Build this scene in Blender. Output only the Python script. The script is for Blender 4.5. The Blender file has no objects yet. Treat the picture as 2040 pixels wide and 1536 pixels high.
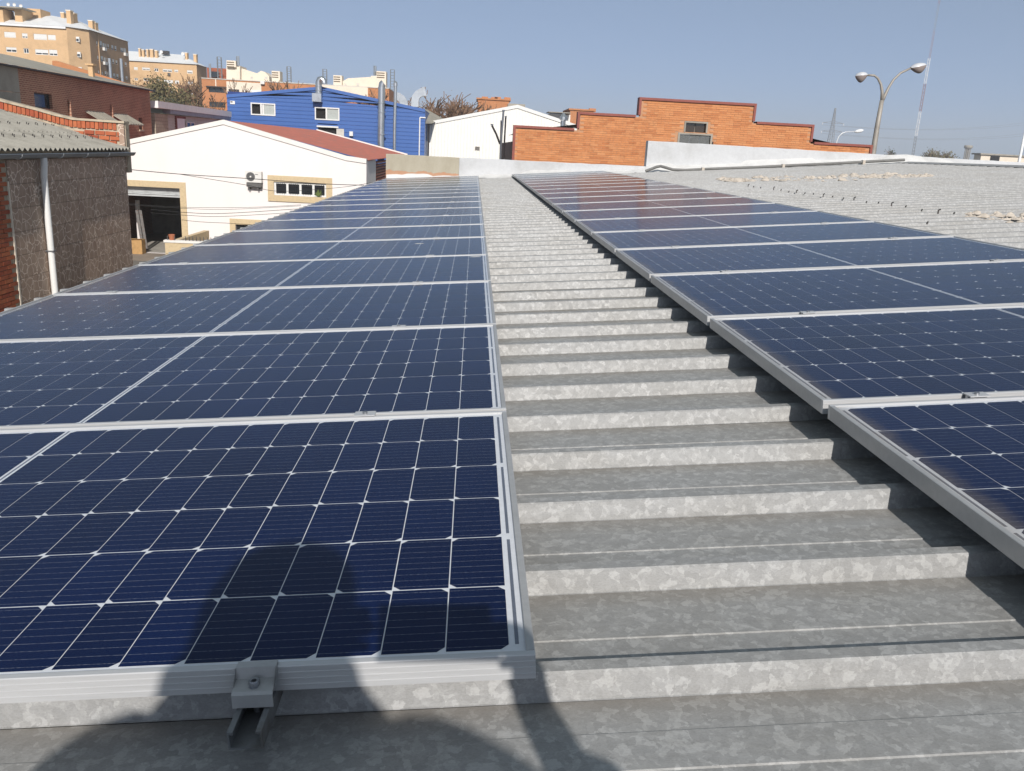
import bpy, math, random
from mathutils import Vector, Matrix
random.seed(7)
scene = bpy.context.scene
R = math.radians

# ------------------------------------------------------------------ camera
TH = R(4.3)                      # slope of the roof we stand on (rises to the right, +X)
FPX = 1683.8                     # focal length in pixels of the 2040 px wide photograph
CAM_ROOF = Vector((-0.054, -0.9421, 0.6242))     # camera in the roof's own frame
def rz(a): return Matrix.Rotation(a, 3, 'Z')
def rx(a): return Matrix.Rotation(a, 3, 'X')
def ry(a): return Matrix.Rotation(a, 3, 'Y')
CM = rz(-0.0350) @ rx(-0.2758) @ ry(0.0261)      # columns: right, forward, up (roof frame)
T = ry(-TH)                                      # roof frame -> world
CW = T @ CAM_ROOF
CMW = T @ CM
cam_d = bpy.data.cameras.new('camera'); cam = bpy.data.objects.new('camera', cam_d)
scene.collection.objects.link(cam); scene.camera = cam
rt, fw, up = CMW.col[0], CMW.col[1], CMW.col[2]
cam.matrix_world = Matrix(((rt.x, up.x, -fw.x, CW.x), (rt.y, up.y, -fw.y, CW.y), (rt.z, up.z, -fw.z, CW.z), (0, 0, 0, 1)))
cam_d.sensor_width = 36; cam_d.lens = FPX / 2040 * 36
cam_d.clip_start = 0.02; cam_d.clip_end = 6000
scene.render.resolution_x = 1024; scene.render.resolution_y = 771

def ray(u, v): return CMW @ Vector(((u - 1020) / FPX, 1, -(v - 768) / FPX))
def at(u, v, D):                 # point of the place seen at (u, v) that lies D metres ahead along the roof
    d = ray(u, v); return CW + d * (D / d.y)
def atx(u, v, X):                # the same on a wall that stands at X
    d = ray(u, v); return CW + d * ((X - CW.x) / d.x)
YC = CW.y

# ------------------------------------------------------------------ light
SUN_EL, SUN_AZ = R(31), R(-5)
Ldir = Vector((math.sin(SUN_AZ) * math.cos(SUN_EL), math.cos(SUN_AZ) * math.cos(SUN_EL), -math.sin(SUN_EL)))
world = bpy.data.worlds.new('World'); scene.world = world; world.use_nodes = True
wn = world.node_tree; wn.nodes.clear()
sky = wn.nodes.new('ShaderNodeTexSky'); sky.sky_type = 'NISHITA'; sky.sun_disc = False
sky.sun_elevation = SUN_EL; sky.sun_rotation = math.pi + SUN_AZ
sky.altitude = 600; sky.air_density = 0.4; sky.dust_density = 1.5; sky.ozone_density = 6.0
bg = wn.nodes.new('ShaderNodeBackground'); bg.inputs['Strength'].default_value = 0.089
wo = wn.nodes.new('ShaderNodeOutputWorld')
hz = wn.nodes.new('ShaderNodeMix'); hz.data_type = 'RGBA'; hz.blend_type = 'ADD'; hz.inputs[0].default_value = 1.0   # thin even winter haze over the whole sky
hz.inputs[7].default_value = (1.95, 2.3, 2.05, 1)
wn.links.new(sky.outputs[0], hz.inputs[6]); wn.links.new(hz.outputs[2], bg.inputs[0]); wn.links.new(bg.outputs[0], wo.inputs[0])
sun_d = bpy.data.lights.new('sun', 'SUN'); sun_d.energy = 5.0; sun_d.angle = R(0.53); sun_d.color = (1.0, 0.95, 0.89)
sun = bpy.data.objects.new('sun', sun_d); scene.collection.objects.link(sun)
sun.rotation_euler = Ldir.to_track_quat('-Z', 'Y').to_euler()
scene.view_settings.view_transform = 'Standard'; scene.view_settings.look = 'None'
scene.view_settings.exposure = -0.08; scene.view_settings.gamma = 1.0
scene.view_settings.use_curve_mapping = False
scene.cycles.max_bounces = 6; scene.cycles.diffuse_bounces = 2; scene.cycles.glossy_bounces = 3; scene.cycles.transparent_max_bounces = 6
scene.cycles.caustics_reflective = False; scene.cycles.caustics_refractive = False

# ------------------------------------------------------------------ helpers
COL = scene.collection
ORG = {}
def empty(name, loc=(0, 0, 0), label=None, cat=None, group=None, kind=None, rot=None, size=0.2):
    o = bpy.data.objects.new(name, None); COL.objects.link(o); o.location = loc
    o.empty_display_size = size
    if rot: o.rotation_euler = rot
    ORG[o] = Vector((0, 0, 0)) if rot else Vector(loc)
    tag(o, label, cat, group, kind); return o
def tag(o, label=None, cat=None, group=None, kind=None):
    if label: o['label'] = label
    if cat: o['category'] = cat
    if group: o['group'] = group
    if kind: o['kind'] = kind
    return o
def link(name, me, mat=None, parent=None, loc=None):
    o = bpy.data.objects.new(name, me); COL.objects.link(o)
    if mat and not me.materials: me.materials.append(mat)
    if parent: o.parent = parent; ORG[o] = ORG[parent]
    else: ORG[o] = Vector((0, 0, 0))
    if loc: o.location = loc
    return o
class G:
    def __init__(s): s.v = []; s.f = []; s.m = []; s.cur = 0
    def add(s, vs, fs):
        n = len(s.v); s.v += [tuple(p) for p in vs]
        for f in fs: s.f.append([n + i for i in f]); s.m.append(s.cur)
        return s
    def box(s, x0, x1, y0, y1, z0, z1):
        return s.add([(x0,y0,z0),(x1,y0,z0),(x1,y1,z0),(x0,y1,z0),(x0,y0,z1),(x1,y0,z1),(x1,y1,z1),(x0,y1,z1)],
            [(0,3,2,1),(4,5,6,7),(0,1,5,4),(1,2,6,5),(2,3,7,6),(3,0,4,7)])
    def hexa(s, p):       # 8 corner points, bottom ring then top ring
        return s.add(p, [(0,3,2,1),(4,5,6,7),(0,1,5,4),(1,2,6,5),(2,3,7,6),(3,0,4,7)])
    def prism(s, poly, d):  # 3-D polygon pushed along vector d
        n = len(poly); d = Vector(d); a = [Vector(p) for p in poly]; b = [p + d for p in a]
        return s.add(a + b, [tuple(range(n)), tuple(range(2*n-1, n-1, -1))] + [(i, n+i, n+(i+1)%n, (i+1)%n) for i in range(n)])
    def tube(s, pts, r, n=8, cap=True, closed=False):
        pts = [Vector(p) for p in pts]; rs = r if isinstance(r, (list, tuple)) else [r]*len(pts)
        base = len(s.v); prev = None
        for i, p in enumerate(pts):
            t = (pts[min(i+1, len(pts)-1)] - pts[max(i-1, 0)])
            t = t.normalized() if t.length > 1e-9 else Vector((0,0,1))
            if prev is None:
                a = Vector((0,0,1)) if abs(t.z) < .9 else Vector((1,0,0))
                u = t.cross(a).normalized()
            else:
                u = (prev - t * prev.dot(t)); u = u.normalized() if u.length > 1e-6 else t.orthogonal().normalized()
            prev = u; w = t.cross(u)
            for k in range(n):
                an = 2*math.pi*k/n
                s.v.append(tuple(p + (u*math.cos(an) + w*math.sin(an))*rs[i]))
        for i in range(len(pts)-1):
            for k in range(n):
                s.f.append([base+i*n+k, base+i*n+(k+1)%n, base+(i+1)*n+(k+1)%n, base+(i+1)*n+k]); s.m.append(s.cur)
        if cap:
            s.f.append([base+k for k in range(n)][::-1]); s.m.append(s.cur)
            s.f.append([base+(len(pts)-1)*n+k for k in range(n)]); s.m.append(s.cur)
        return s
    def lathe(s, c, prof, n=16):
        base = len(s.v); c = Vector(c)
        for r, z in prof:
            for k in range(n):
                a = 2*math.pi*k/n; s.v.append((c.x + r*math.cos(a), c.y + r*math.sin(a), c.z + z))
        for i in range(len(prof)-1):
            for k in range(n):
                s.f.append([base+i*n+k, base+i*n+(k+1)%n, base+(i+1)*n+(k+1)%n, base+(i+1)*n+k]); s.m.append(s.cur)
        return s
    def mesh(s, name, org=None, smooth=False):
        me = bpy.data.meshes.new(name)
        o = org or Vector((0,0,0))
        me.from_pydata([(x-o.x, y-o.y, z-o.z) for x, y, z in s.v], [], s.f)
        if smooth:
            me.polygons.foreach_set('use_smooth', [True]*len(me.polygons))
        if any(s.m): me.polygons.foreach_set('material_index', s.m)
        me.update(); return me
    def build(s, name, mat, parent=None, smooth=False, mats=None, local=False):
        me = s.mesh(name, None if (parent is None or local) else ORG[parent], smooth)
        if mats:
            for m in mats: me.materials.append(m)
        return link(name, me, mat, parent)
def auto_smooth(o, ang=35):
    me = o.data
    try: me.shade_smooth_by_angle(angle=R(ang))
    except Exception:
        me.polygons.foreach_set('use_smooth', [True]*len(me.polygons))
        try: me.set_sharp_from_angle(angle=R(ang))
        except Exception: pass
    return o

# ------------------------------------------------------------------ materials
def nt(name):
    m = bpy.data.materials.new(name); m.use_nodes = True; t = m.node_tree; t.nodes.clear()
    out = t.nodes.new('ShaderNodeOutputMaterial'); p = t.nodes.new('ShaderNodeBsdfPrincipled')
    t.links.new(p.outputs[0], out.inputs[0]); return m, t, p, out
def N(t, typ, **kw):
    n = t.nodes.new(typ)
    for k, v in kw.items():
        if k in n.inputs.keys(): n.inputs[k].default_value = v
        else: setattr(n, k, v)
    return n
def ramp(t, fac, stops):
    r = t.nodes.new('ShaderNodeValToRGB'); t.links.new(fac, r.inputs[0]); e = r.color_ramp.elements
    while len(e) < len(stops): e.new(0.5)
    for i, (p, c) in enumerate(stops):
        e[i].position = p; e[i].color = (c[0], c[1], c[2], 1) if not isinstance(c, (int, float)) else (c, c, c, 1)
    return r.outputs[0]
def mixc(t, fac, a, b, mode='MIX'):
    n = t.nodes.new('ShaderNodeMix'); n.data_type = 'RGBA'; n.blend_type = mode
    for sock, val in ((n.inputs[0], fac), (n.inputs[6], a), (n.inputs[7], b)):
        if hasattr(val, 'is_linked'): t.links.new(val, sock)
        elif isinstance(val, (int, float)): sock.default_value = val
        else: sock.default_value = (val[0], val[1], val[2], 1)
    return n.outputs[2]
def math_(t, op, a, b=None, c=None):
    n = t.nodes.new('ShaderNodeMath'); n.operation = op
    for i, val in enumerate((a, b, c)):
        if val is None: continue
        if hasattr(val, 'is_linked'): t.links.new(val, n.inputs[i])
        else: n.inputs[i].default_value = val
    return n.outputs[0]
def pos(t, scale=(1, 1, 1), obj=False):
    if obj: src = t.nodes.new('ShaderNodeTexCoord').outputs['Object']
    else: src = t.nodes.new('ShaderNodeNewGeometry').outputs['Position']
    mp = t.nodes.new('ShaderNodeMapping'); mp.inputs['Scale'].default_value = scale
    t.links.new(src, mp.inputs[0]); return mp.outputs[0]
def noise(t, vec, scale, detail=4, rough=.6, dist=0):
    n = N(t, 'ShaderNodeTexNoise', Scale=scale, Detail=detail, Roughness=rough, Distortion=dist)
    t.links.new(vec, n.inputs['Vector']); return n.outputs['Fac']
def bump(t, p, h, strength=.3, dist=.01):
    b = N(t, 'ShaderNodeBump', Strength=strength, Distance=dist); t.links.new(h, b.inputs['Height'])
    t.links.new(b.outputs[0], p.inputs['Normal'])
def M(name, col, rough=.75, metal=0.0, var=.18, scale=2.0, bmp=.15, bscale=40, bd=.004, col2=None, stretch=(1, 1, 1), spec=.4, obj=False, grain=.2):
    m, t, p, out = nt(name)
    v = pos(t, stretch, obj)
    f = noise(t, v, scale, 6, .65)
    c2 = col2 or tuple(c*(1-var*1.6) for c in col)
    hi = tuple(min(1, c*(1+var*.6)) for c in col)
    c = ramp(t, f, [(.28, c2), (.5, col), (.75, hi)])
    g = noise(t, v, scale*14, 3, .6)
    c = mixc(t, grain, c, ramp(t, g, [(.3, .72), (.7, 1.15)]), 'MULTIPLY')
    t.links.new(c, p.inputs['Base Color'])
    p.inputs['Roughness'].default_value = rough; p.inputs['Metallic'].default_value = metal
    p.inputs['Specular IOR Level'].default_value = spec
    if bmp: bump(t, p, noise(t, v, bscale, 4, .6), bmp, bd)
    return m
def brick_mat(name, c1, c2, mortar, bw=.25, bh=.07, ms=.012, axis='x', var=.25, stain=0.0):
    m, t, p, out = nt(name)
    g = t.nodes.new('ShaderNodeNewGeometry'); sp = t.nodes.new('ShaderNodeSeparateXYZ'); t.links.new(g.outputs['Position'], sp.inputs[0])
    cb = t.nodes.new('ShaderNodeCombineXYZ'); t.links.new(sp.outputs[0 if axis == 'x' else 1], cb.inputs[0]); t.links.new(sp.outputs[2], cb.inputs[1])
    b = N(t, 'ShaderNodeTexBrick', Scale=1.0)
    b.inputs['Color1'].default_value = (*c1, 1); b.inputs['Color2'].default_value = (*c2, 1); b.inputs['Mortar'].default_value = (*mortar, 1)
    b.inputs['Mortar Size'].default_value = ms; b.inputs['Brick Width'].default_value = bw; b.inputs['Row Height'].default_value = bh
    t.links.new(cb.outputs[0], b.inputs['Vector'])
    f = noise(t, g.outputs['Position'], .7, 6, .7)
    c = mixc(t, .8, b.outputs['Color'], ramp(t, f, [(.25, 1-var*1.5), (.5, 1.0), (.75, 1+var*.5)]), 'MULTIPLY')
    t.links.new(c, p.inputs['Base Color']); p.inputs['Roughness'].default_value = .88
    bump(t, p, math_(t, 'SUBTRACT', 1.0, b.outputs['Fac']), .5, .008)
    return m
def piece_mat(name, cols, rough=.85, bmp=.3, bscale=60):
    """bricks, tiles: every object its own shade"""
    m, t, p, out = nt(name)
    oi = t.nodes.new('ShaderNodeObjectInfo')
    v = pos(t)
    n = len(cols); c = ramp(t, oi.outputs['Random'], [(i/(n-1), cc) for i, cc in enumerate(cols)])
    f = noise(t, v, 9, 5, .7)
    c = mixc(t, .7, c, ramp(t, f, [(.25, .62), (.5, 1.0), (.8, 1.2)]), 'MULTIPLY')
    t.links.new(c, p.inputs['Base Color']); p.inputs['Roughness'].default_value = rough
    bump(t, p, noise(t, v, bscale, 4, .7), bmp, .004); return m

def galvanised(name, base=.33, metal=.06, tint=(1.0, 1, .985)):
    m, t, p, out = nt(name)
    v = pos(t, (1, 1, 1))
    wob = N(t, 'ShaderNodeTexNoise', Scale=26.0, Detail=4.0, Roughness=.65); t.links.new(v, wob.inputs['Vector'])
    add = t.nodes.new('ShaderNodeVectorMath'); add.operation = 'MULTIPLY_ADD'
    t.links.new(wob.outputs['Color'], add.inputs[0]); add.inputs[1].default_value = (.036, .036, .036); t.links.new(v, add.inputs[2])
    vo = N(t, 'ShaderNodeTexVoronoi', Scale=72.0); t.links.new(add.outputs[0], vo.inputs['Vector'])
    sep = t.nodes.new('ShaderNodeSeparateColor'); t.links.new(vo.outputs['Color'], sep.inputs[0])
    vo2 = N(t, 'ShaderNodeTexVoronoi', Scale=150.0); t.links.new(add.outputs[0], vo2.inputs['Vector'])
    sep2 = t.nodes.new('ShaderNodeSeparateColor'); t.links.new(vo2.outputs['Color'], sep2.inputs[0])
    sp = math_(t, 'ADD', math_(t, 'MULTIPLY', sep.outputs[0], .65), math_(t, 'MULTIPLY', sep2.outputs[0], .35))
    big = noise(t, v, 1.3, 6, .7)
    streak = noise(t, pos(t, (.7, 9, 9)), 6, 5, .7)
    c = ramp(t, sp, [(.15, tuple(base*.87*k for k in tint)), (.5, tuple(base*.97*k for k in tint)), (.64, tuple(base*1.03*k for k in tint)), (.80, tuple(base*1.24*k for k in tint))])
    c = mixc(t, .75, c, ramp(t, big, [(.28, (.86, .84, .80)), (.55, (1, 1, 1)), (.8, (1.08, 1.1, 1.12))]), 'MULTIPLY')
    c = mixc(t, .5, c, ramp(t, streak, [(.3, (.86, .85, .835)), (.6, (1.03, 1.03, 1.03))]), 'MULTIPLY')
    # grime that has settled along the foot of each rib, and long run-off stains down the slope
    sx = t.nodes.new('ShaderNodeSeparateXYZ'); t.links.new(v, sx.inputs[0])
    ph = math_(t, 'FRACT', math_(t, 'DIVIDE', math_(t, 'SUBTRACT', sx.outputs[1], .036), .2815))
    ft = ramp(t, ph, [(.80, 0.0), (.985, 1.0)])
    c = mixc(t, math_(t, 'MULTIPLY', ft, math_(t, 'MULTIPLY', noise(t, pos(t, (1.2, 5, 5)), 3, 5, .7), .75)), c, (.20, .165, .125))
    fine = noise(t, pos(t, (26, 60, 60)), 9, 4, .7)
    c = mixc(t, .55, c, ramp(t, fine, [(.32, (.76, .75, .74)), (.52, (1, 1, 1)), (.72, (1.12, 1.12, 1.12))]), 'MULTIPLY')
    runo = noise(t, pos(t, (.35, 2.6, 1)), 5, 5, .65)
    c = mixc(t, .35, c, ramp(t, runo, [(.28, (.80, .77, .72)), (.45, (1, 1, 1))]), 'MULTIPLY')
    t.links.new(c, p.inputs['Base Color']); p.inputs['Metallic'].default_value = metal
    t.links.new(math_(t, 'ADD', .50, math_(t, 'MULTIPLY', sep.outputs[1], .14)), p.inputs['Roughness'])
    bump(t, p, math_(t, 'ADD', sp, math_(t, 'MULTIPLY', noise(t, v, 260, 3), .5)), .18, .001)
    return m

MAT = {}
MAT['galv'] = galvanised('galvanised_sheet')
MAT['alu'] = M('anodised_aluminium', (.55, .55, .55), .38, .25, .04, 3, .05, 120, .001, stretch=(.2, 4, 4))
MAT['alu_side'] = M('weathered_aluminium', (.44, .44, .435), .42, .3, .08, 5, .05, 120, .001)
MAT['steel'] = M('zinc_plated_steel', (.33, .34, .36), .4, .8, .2, 30, .1, 200, .001)
MAT['steel_dark'] = M('stained_steel', (.12, .115, .11), .5, .6, .35, 14, .15, 120, .001, col2=(.10, .05, .03))
MAT['rail_zinc'] = M('galvanised_channel', (.22, .225, .23), .45, .5, .2, 14, .12, 120, .001, col2=(.13, .11, .09))
def cell_material():
    m, t, p, out = nt('silicon_cell')
    tc = t.nodes.new('ShaderNodeTexCoord'); sx = t.nodes.new('ShaderNodeSeparateXYZ'); t.links.new(tc.outputs['Object'], sx.inputs[0])
    per = CELL_PY / 9
    fr = math_(t, 'FRACT', math_(t, 'ADD', math_(t, 'DIVIDE', sx.outputs[1], per), .5))
    d = math_(t, 'ABSOLUTE', math_(t, 'SUBTRACT', fr, .5))
    line = math_(t, 'LESS_THAN', d, .013)
    dots = noise(t, pos(t, (1, .4, 1), True), 240, 2)
    li = math_(t, 'MULTIPLY', line, ramp(t, dots, [(.35, .25), (.62, 1.0)]))
    fx = math_(t, 'FRACT', math_(t, 'DIVIDE', sx.outputs[0], .0016))
    geo = t.nodes.new('ShaderNodeNewGeometry')
    big = noise(t, geo.outputs['Position'], 2.2, 4)
    oi = t.nodes.new('ShaderNodeObjectInfo')
    c = ramp(t, big, [(.3, (.0012, .0075, .044)), (.7, (.0018, .0105, .060))])
    c = mixc(t, 1.0, c, ramp(t, oi.outputs['Random'], [(0, .85), (1, 1.12)]), 'MULTIPLY')
    c = mixc(t, li, c, (.34, .37, .44))
    t.links.new(c, p.inputs['Base Color']); p.inputs['Roughness'].default_value = .6; p.inputs['Specular IOR Level'].default_value = 0.0
    return m
def glass_material():
    m, t, p, out = nt('solar_glass')
    t.nodes.remove(p)
    tr = t.nodes.new('ShaderNodeBsdfTransparent'); gl = t.nodes.new('ShaderNodeBsdfGlossy'); gl.inputs['Roughness'].default_value = .15
    gl.inputs['Color'].default_value = (.70, .73, .76, 1)
    fr = t.nodes.new('ShaderNodeFresnel'); gb_ = t.nodes.new('ShaderNodeNewGeometry')
    t.links.new(math_(t, 'SUBTRACT', 1.30, math_(t, 'MULTIPLY', gb_.outputs['Backfacing'], 1.30-1/1.30)), fr.inputs['IOR'])   # a thin sheet: the same from both sides
    mx = t.nodes.new('ShaderNodeMixShader'); t.links.new(fr.outputs[0], mx.inputs[0]); t.links.new(tr.outputs[0], mx.inputs[1]); t.links.new(gl.outputs[0], mx.inputs[2])
    # settled dust: thin everywhere, thick along the low edge of the slope
    tc = t.nodes.new('ShaderNodeTexCoord'); sx = t.nodes.new('ShaderNodeSeparateXYZ'); t.links.new(tc.outputs['Object'], sx.inputs[0])
    geo = t.nodes.new('ShaderNodeNewGeometry')
    nz = noise(t, geo.outputs['Position'], 9, 6, .7)
    nf = noise(t, geo.outputs['Position'], 420, 2, .5)
    edge = math_(t, 'SUBTRACT', 1.0, math_(t, 'DIVIDE', sx.outputs[0], .07))
    edge = math_(t, 'MAXIMUM', math_(t, 'ADD', edge, math_(t, 'MULTIPLY', math_(t, 'SUBTRACT', nz, .5), 1.3)), 0)
    near = math_(t, 'LESS_THAN', sx.outputs[0], .16)
    edge = math_(t, 'MULTIPLY', math_(t, 'MULTIPLY', math_(t, 'MINIMUM', edge, 1.0), near), .37)
    speck = ramp(t, nf, [(.70, 0.0), (.78, .35)])
    thin = math_(t, 'ADD', math_(t, 'MULTIPLY', nz, .008), math_(t, 'MULTIPLY', speck, .10))
    df = t.nodes.new('ShaderNodeBsdfDiffuse'); df.inputs['Color'].default_value = (.30, .26, .215, 1)
    mx2 = t.nodes.new('ShaderNodeMixShader'); t.links.new(math_(t, 'MINIMUM', math_(t, 'ADD', edge, thin), .6), mx2.inputs[0])
    t.links.new(mx.outputs[0], mx2.inputs[1]); t.links.new(df.outputs[0], mx2.inputs[2]); t.links.new(mx2.outputs[0], out.inputs[0])
    return m
def window_glass(name, tint=(.02, .025, .03)):
    m, t, p, out = nt(name)
    p.inputs['Base Color'].default_value = (*tint, 1); p.inputs['Roughness'].default_value = .06; p.inputs['Specular IOR Level'].default_value = .6
    return m
MAT['glass_dark'] = window_glass('dark_window_glass')
MAT['glass_frost'] = M('frosted_glass', (.42, .45, .42), .35, 0, .08, 2, 0)
MAT['dark'] = M('dark_interior', (.015, .013, .012), .9, 0, .1, 2, 0)
MAT['white_frame'] = M('white_window_frame', (.74, .73, .70), .45, 0, .05, 4, 0)
MAT['render_white'] = M('white_render', (.82, .765, .735), .9, 0, .03, 1.0, .2, 30, .003, grain=.04, stretch=(.9, .9, .14))
MAT['render_trim'] = M('white_trim', (.80, .76, .71), .85, 0, .04, 1, .1)
MAT['beige'] = M('beige_stone_trim', (.60, .47, .29), .85, 0, .12, 9, .2, 60, .003)
MAT['cream'] = M('cream_render', (.78, .68, .55), .88, 0, .06, .6, .1)
MAT['blue'] = M('blue_siding', (.050, .128, .37), .42, 0, .06, .5, .04, 20, .002, spec=.45)
MAT['blue_dark'] = M('blue_sheet_edge', (.015, .04, .18), .5, 0, .05, 1, 0)
MAT['white_sheet'] = M('white_metal_sheet', (.82, .80, .74), .5, 0, .03, .5, .03)
MAT['red_roof'] = M('red_roof_sheet', (.47, .155, .11), .7, 0, .3, 1.2, .15, 20, .004, col2=(.38, .17, .13), stretch=(2, .4, 2))
MAT['fibre'] = M('fibre_cement', (.33, .31, .265), .92, 0, .22, 2.6, .3, 50, .004, col2=(.20, .185, .155))
MAT['fibre_far'] = M('old_fibre_cement', (.36, .33, .27), .92, 0, .22, .8, .2, 20, .004, col2=(.24, .225, .19))
MAT['gutter'] = M('zinc_gutter', (.30, .32, .34), .45, .5, .12, 5, .05)
MAT['pvc'] = M('white_pvc', (.80, .79, .76), .4, 0, .03, 3, 0, grain=.05)
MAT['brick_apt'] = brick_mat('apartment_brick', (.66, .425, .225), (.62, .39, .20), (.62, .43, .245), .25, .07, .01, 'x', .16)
MAT['brick_apt_shaded'] = brick_mat('apartment_brick_shaded', (.50, .29, .15), (.46, .26, .13), (.46, .30, .17), .25, .07, .01, 'y', .16)  # darker copy of the apartment brick, the flanks' shade put into its colour
MAT['brick_far'] = brick_mat('far_orange_brick', (.50, .205, .085), (.46, .18, .07), (.48, .23, .11), .25, .07, .01, 'x', .14)
MAT['brick_dark'] = brick_mat('dark_red_brick', (.38, .155, .09), (.28, .11, .065), (.52, .31, .21), .27, .085, .016, 'y', .3)
MAT['brick_piece'] = piece_mat('red_clay_brick', [(.42, .10, .04), (.50, .15, .06), (.34, .075, .035), (.46, .13, .055)])
MAT['brick_orange'] = piece_mat('orange_clay_brick', [(.60, .25, .098), (.54, .21, .078), (.60, .265, .11), (.46, .165, .06), (.61, .255, .10)], .85, .25)
MAT['mortar'] = M('lime_mortar', (.50, .42, .31), .95, 0, .25, 6, .5, 40, .01)
MAT['mortar_orange'] = M('orange_mortar', (.50, .27, .15), .95, 0, .15, 3, .3, 60, .004)
MAT['coping'] = M('red_brown_coping', (.26, .075, .055), .6, 0, .12, 3, .05)
MAT['concrete'] = M('concrete_panel', (.34, .31, .26), .9, 0, .18, .8, .2, 20, .004)
MAT['roof_white'] = M('white_roof', (.80, .80, .79), .6, 0, .08, .25, .05)
MAT['roof_side'] = M('grey_slats', (.60, .56, .50), .7, .2, .12, 1.5, .05)
MAT['paint_grey'] = M('grey_painted_parapet', (.54, .545, .55), .85, 0, .10, .9, .25, 25, .004, col2=(.44, .44, .43))
MAT['galv_duct'] = M('shiny_duct', (.55, .57, .58), .28, .85, .12, 2, .05, 20, .003)
MAT['black_metal'] = M('dark_flue', (.05, .045, .045), .5, .5, .2, 3, .05)
MAT['wire'] = M('black_cable', (.03, .028, .027), .6, 0, .1, 3, 0)
MAT['lamp_pole'] = M('lamp_pole_steel', (.36, .33, .29), .6, .3, .15, 3, .05)
MAT['lamp_hood'] = M('lamp_hood_grey', (.62, .63, .65), .4, .1, .05, 3, 0)
MAT['lamp_bowl'] = M('lamp_bowl', (.30, .25, .23), .25, 0, .1, 3, 0)
MAT['mast_white'] = M('mast_white', (.80, .80, .80), .6, 0, .04, .2, 0)
MAT['mast_red'] = M('mast_red', (.30, .15, .15), .6, 0, .04, .2, 0)
MAT['mast_grey'] = M('pylon_grey', (.28, .29, .30), .6, .3, .05, .2, 0)
MAT['bark'] = M('bark', (.16, .105, .07), .9, 0, .25, 6, .2)
MAT['twig'] = M('brown_twigs', (.20, .12, .075), .9, 0, .3, 3, 0)
MAT['leaf_olive'] = M('olive_leaves', (.15, .125, .055), .7, 0, .45, .6, 0, col2=(.085, .08, .035))
MAT['leaf_dry'] = M('dry_leaves', (.27, .16, .07), .8, 0, .4, .7, 0)
MAT['leaf_dark'] = M('dark_leaves', (.07, .075, .04), .7, 0, .4, .6, 0)
MAT['asphalt'] = M('worn_ground', (.17, .155, .135), .92, 0, .25, .25, .3, 40, .004, col2=(.10, .095, .085))
MAT['wood'] = M('plywood', (.48, .29, .12), .8, 0, .2, 6, .1)
MAT['foam'] = M('old_mortar_crust', (.52, .46, .39), .95, 0, .25, 8, .6, 40, .02)
MAT['ac_white'] = M('ac_casing', (.72, .70, .66), .5, 0, .05, 4, 0)
MAT['ac_grille'] = M('ac_grille', (.12, .115, .11), .6, 0, .1, 9, .1)
MAT['pot'] = M('terracotta', (.45, .16, .08), .85, 0, .15, 9, .1)
MAT['plant'] = M('pot_plant', (.12, .16, .04), .7, 0, .3, 20, 0)

# plaster wall that has lost its lower coat
def stained_plaster():
    m, t, p, out = nt('stained_plaster')
    g = t.nodes.new('ShaderNodeNewGeometry'); sp = t.nodes.new('ShaderNodeSeparateXYZ'); t.links.new(g.outputs['Position'], sp.inputs[0])
    n1 = noise(t, g.outputs['Position'], 3.5, 6, .7); n2 = noise(t, pos(t, (3, 3, 1.2)), 1.2, 6, .7)
    base = ramp(t, n2, [(.25, (.34, .30, .225)), (.55, (.42, .38, .295)), (.8, (.46, .42, .335))])
    h = math_(t, 'ADD', sp.outputs[2], math_(t, 'MULTIPLY', math_(t, 'SUBTRACT', n1, .5), .22))
    peel = math_(t, 'LESS_THAN', h, .005)
    c = mixc(t, peel, base, mixc(t, n1, (.42, .20, .11), (.52, .33, .22)))
    t.links.new(c, p.inputs['Base Color']); p.inputs['Roughness'].default_value = .95
    bump(t, p, math_(t, 'ADD', noise(t, g.outputs['Position'], 40, 4), math_(t, 'MULTIPLY', peel, -.6)), .4, .01); return m
MAT['plaster'] = stained_plaster()
def tile_material():
    m, t, p, out = nt('brown_crazed_tile')
    v = pos(t)
    oi = t.nodes.new('ShaderNodeObjectInfo')
    wob = N(t, 'ShaderNodeTexNoise', Scale=5.0, Detail=2.0); t.links.new(v, wob.inputs['Vector'])
    a = t.nodes.new('ShaderNodeVectorMath'); a.operation = 'MULTIPLY_ADD'; t.links.new(wob.outputs['Color'], a.inputs[0]); a.inputs[1].default_value = (.16, .16, .16); t.links.new(v, a.inputs[2])
    vo = N(t, 'ShaderNodeTexVoronoi', Scale=6.0); vo.feature = 'DISTANCE_TO_EDGE'; t.links.new(a.outputs[0], vo.inputs['Vector'])
    crack = ramp(t, vo.outputs['Distance'], [(.012, 1.0), (.04, 0.0)])
    n1 = noise(t, v, 3, 6, .7)
    c = ramp(t, n1, [(.3, (.33, .22, .16)), (.55, (.42, .295, .215)), (.8, (.50, .37, .28))])
    c = mixc(t, 1.0, c, ramp(t, oi.outputs['Random'], [(0, .9), (1, 1.1)]), 'MULTIPLY')
    c = mixc(t, crack, c, (.80, .66, .54))
    t.links.new(c, p.inputs['Base Color']); p.inputs['Roughness'].default_value = .5
    bump(t, p, math_(t, 'SUBTRACT', 1.0, crack), .3, .004); return m
MAT['tile'] = tile_material()

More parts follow.
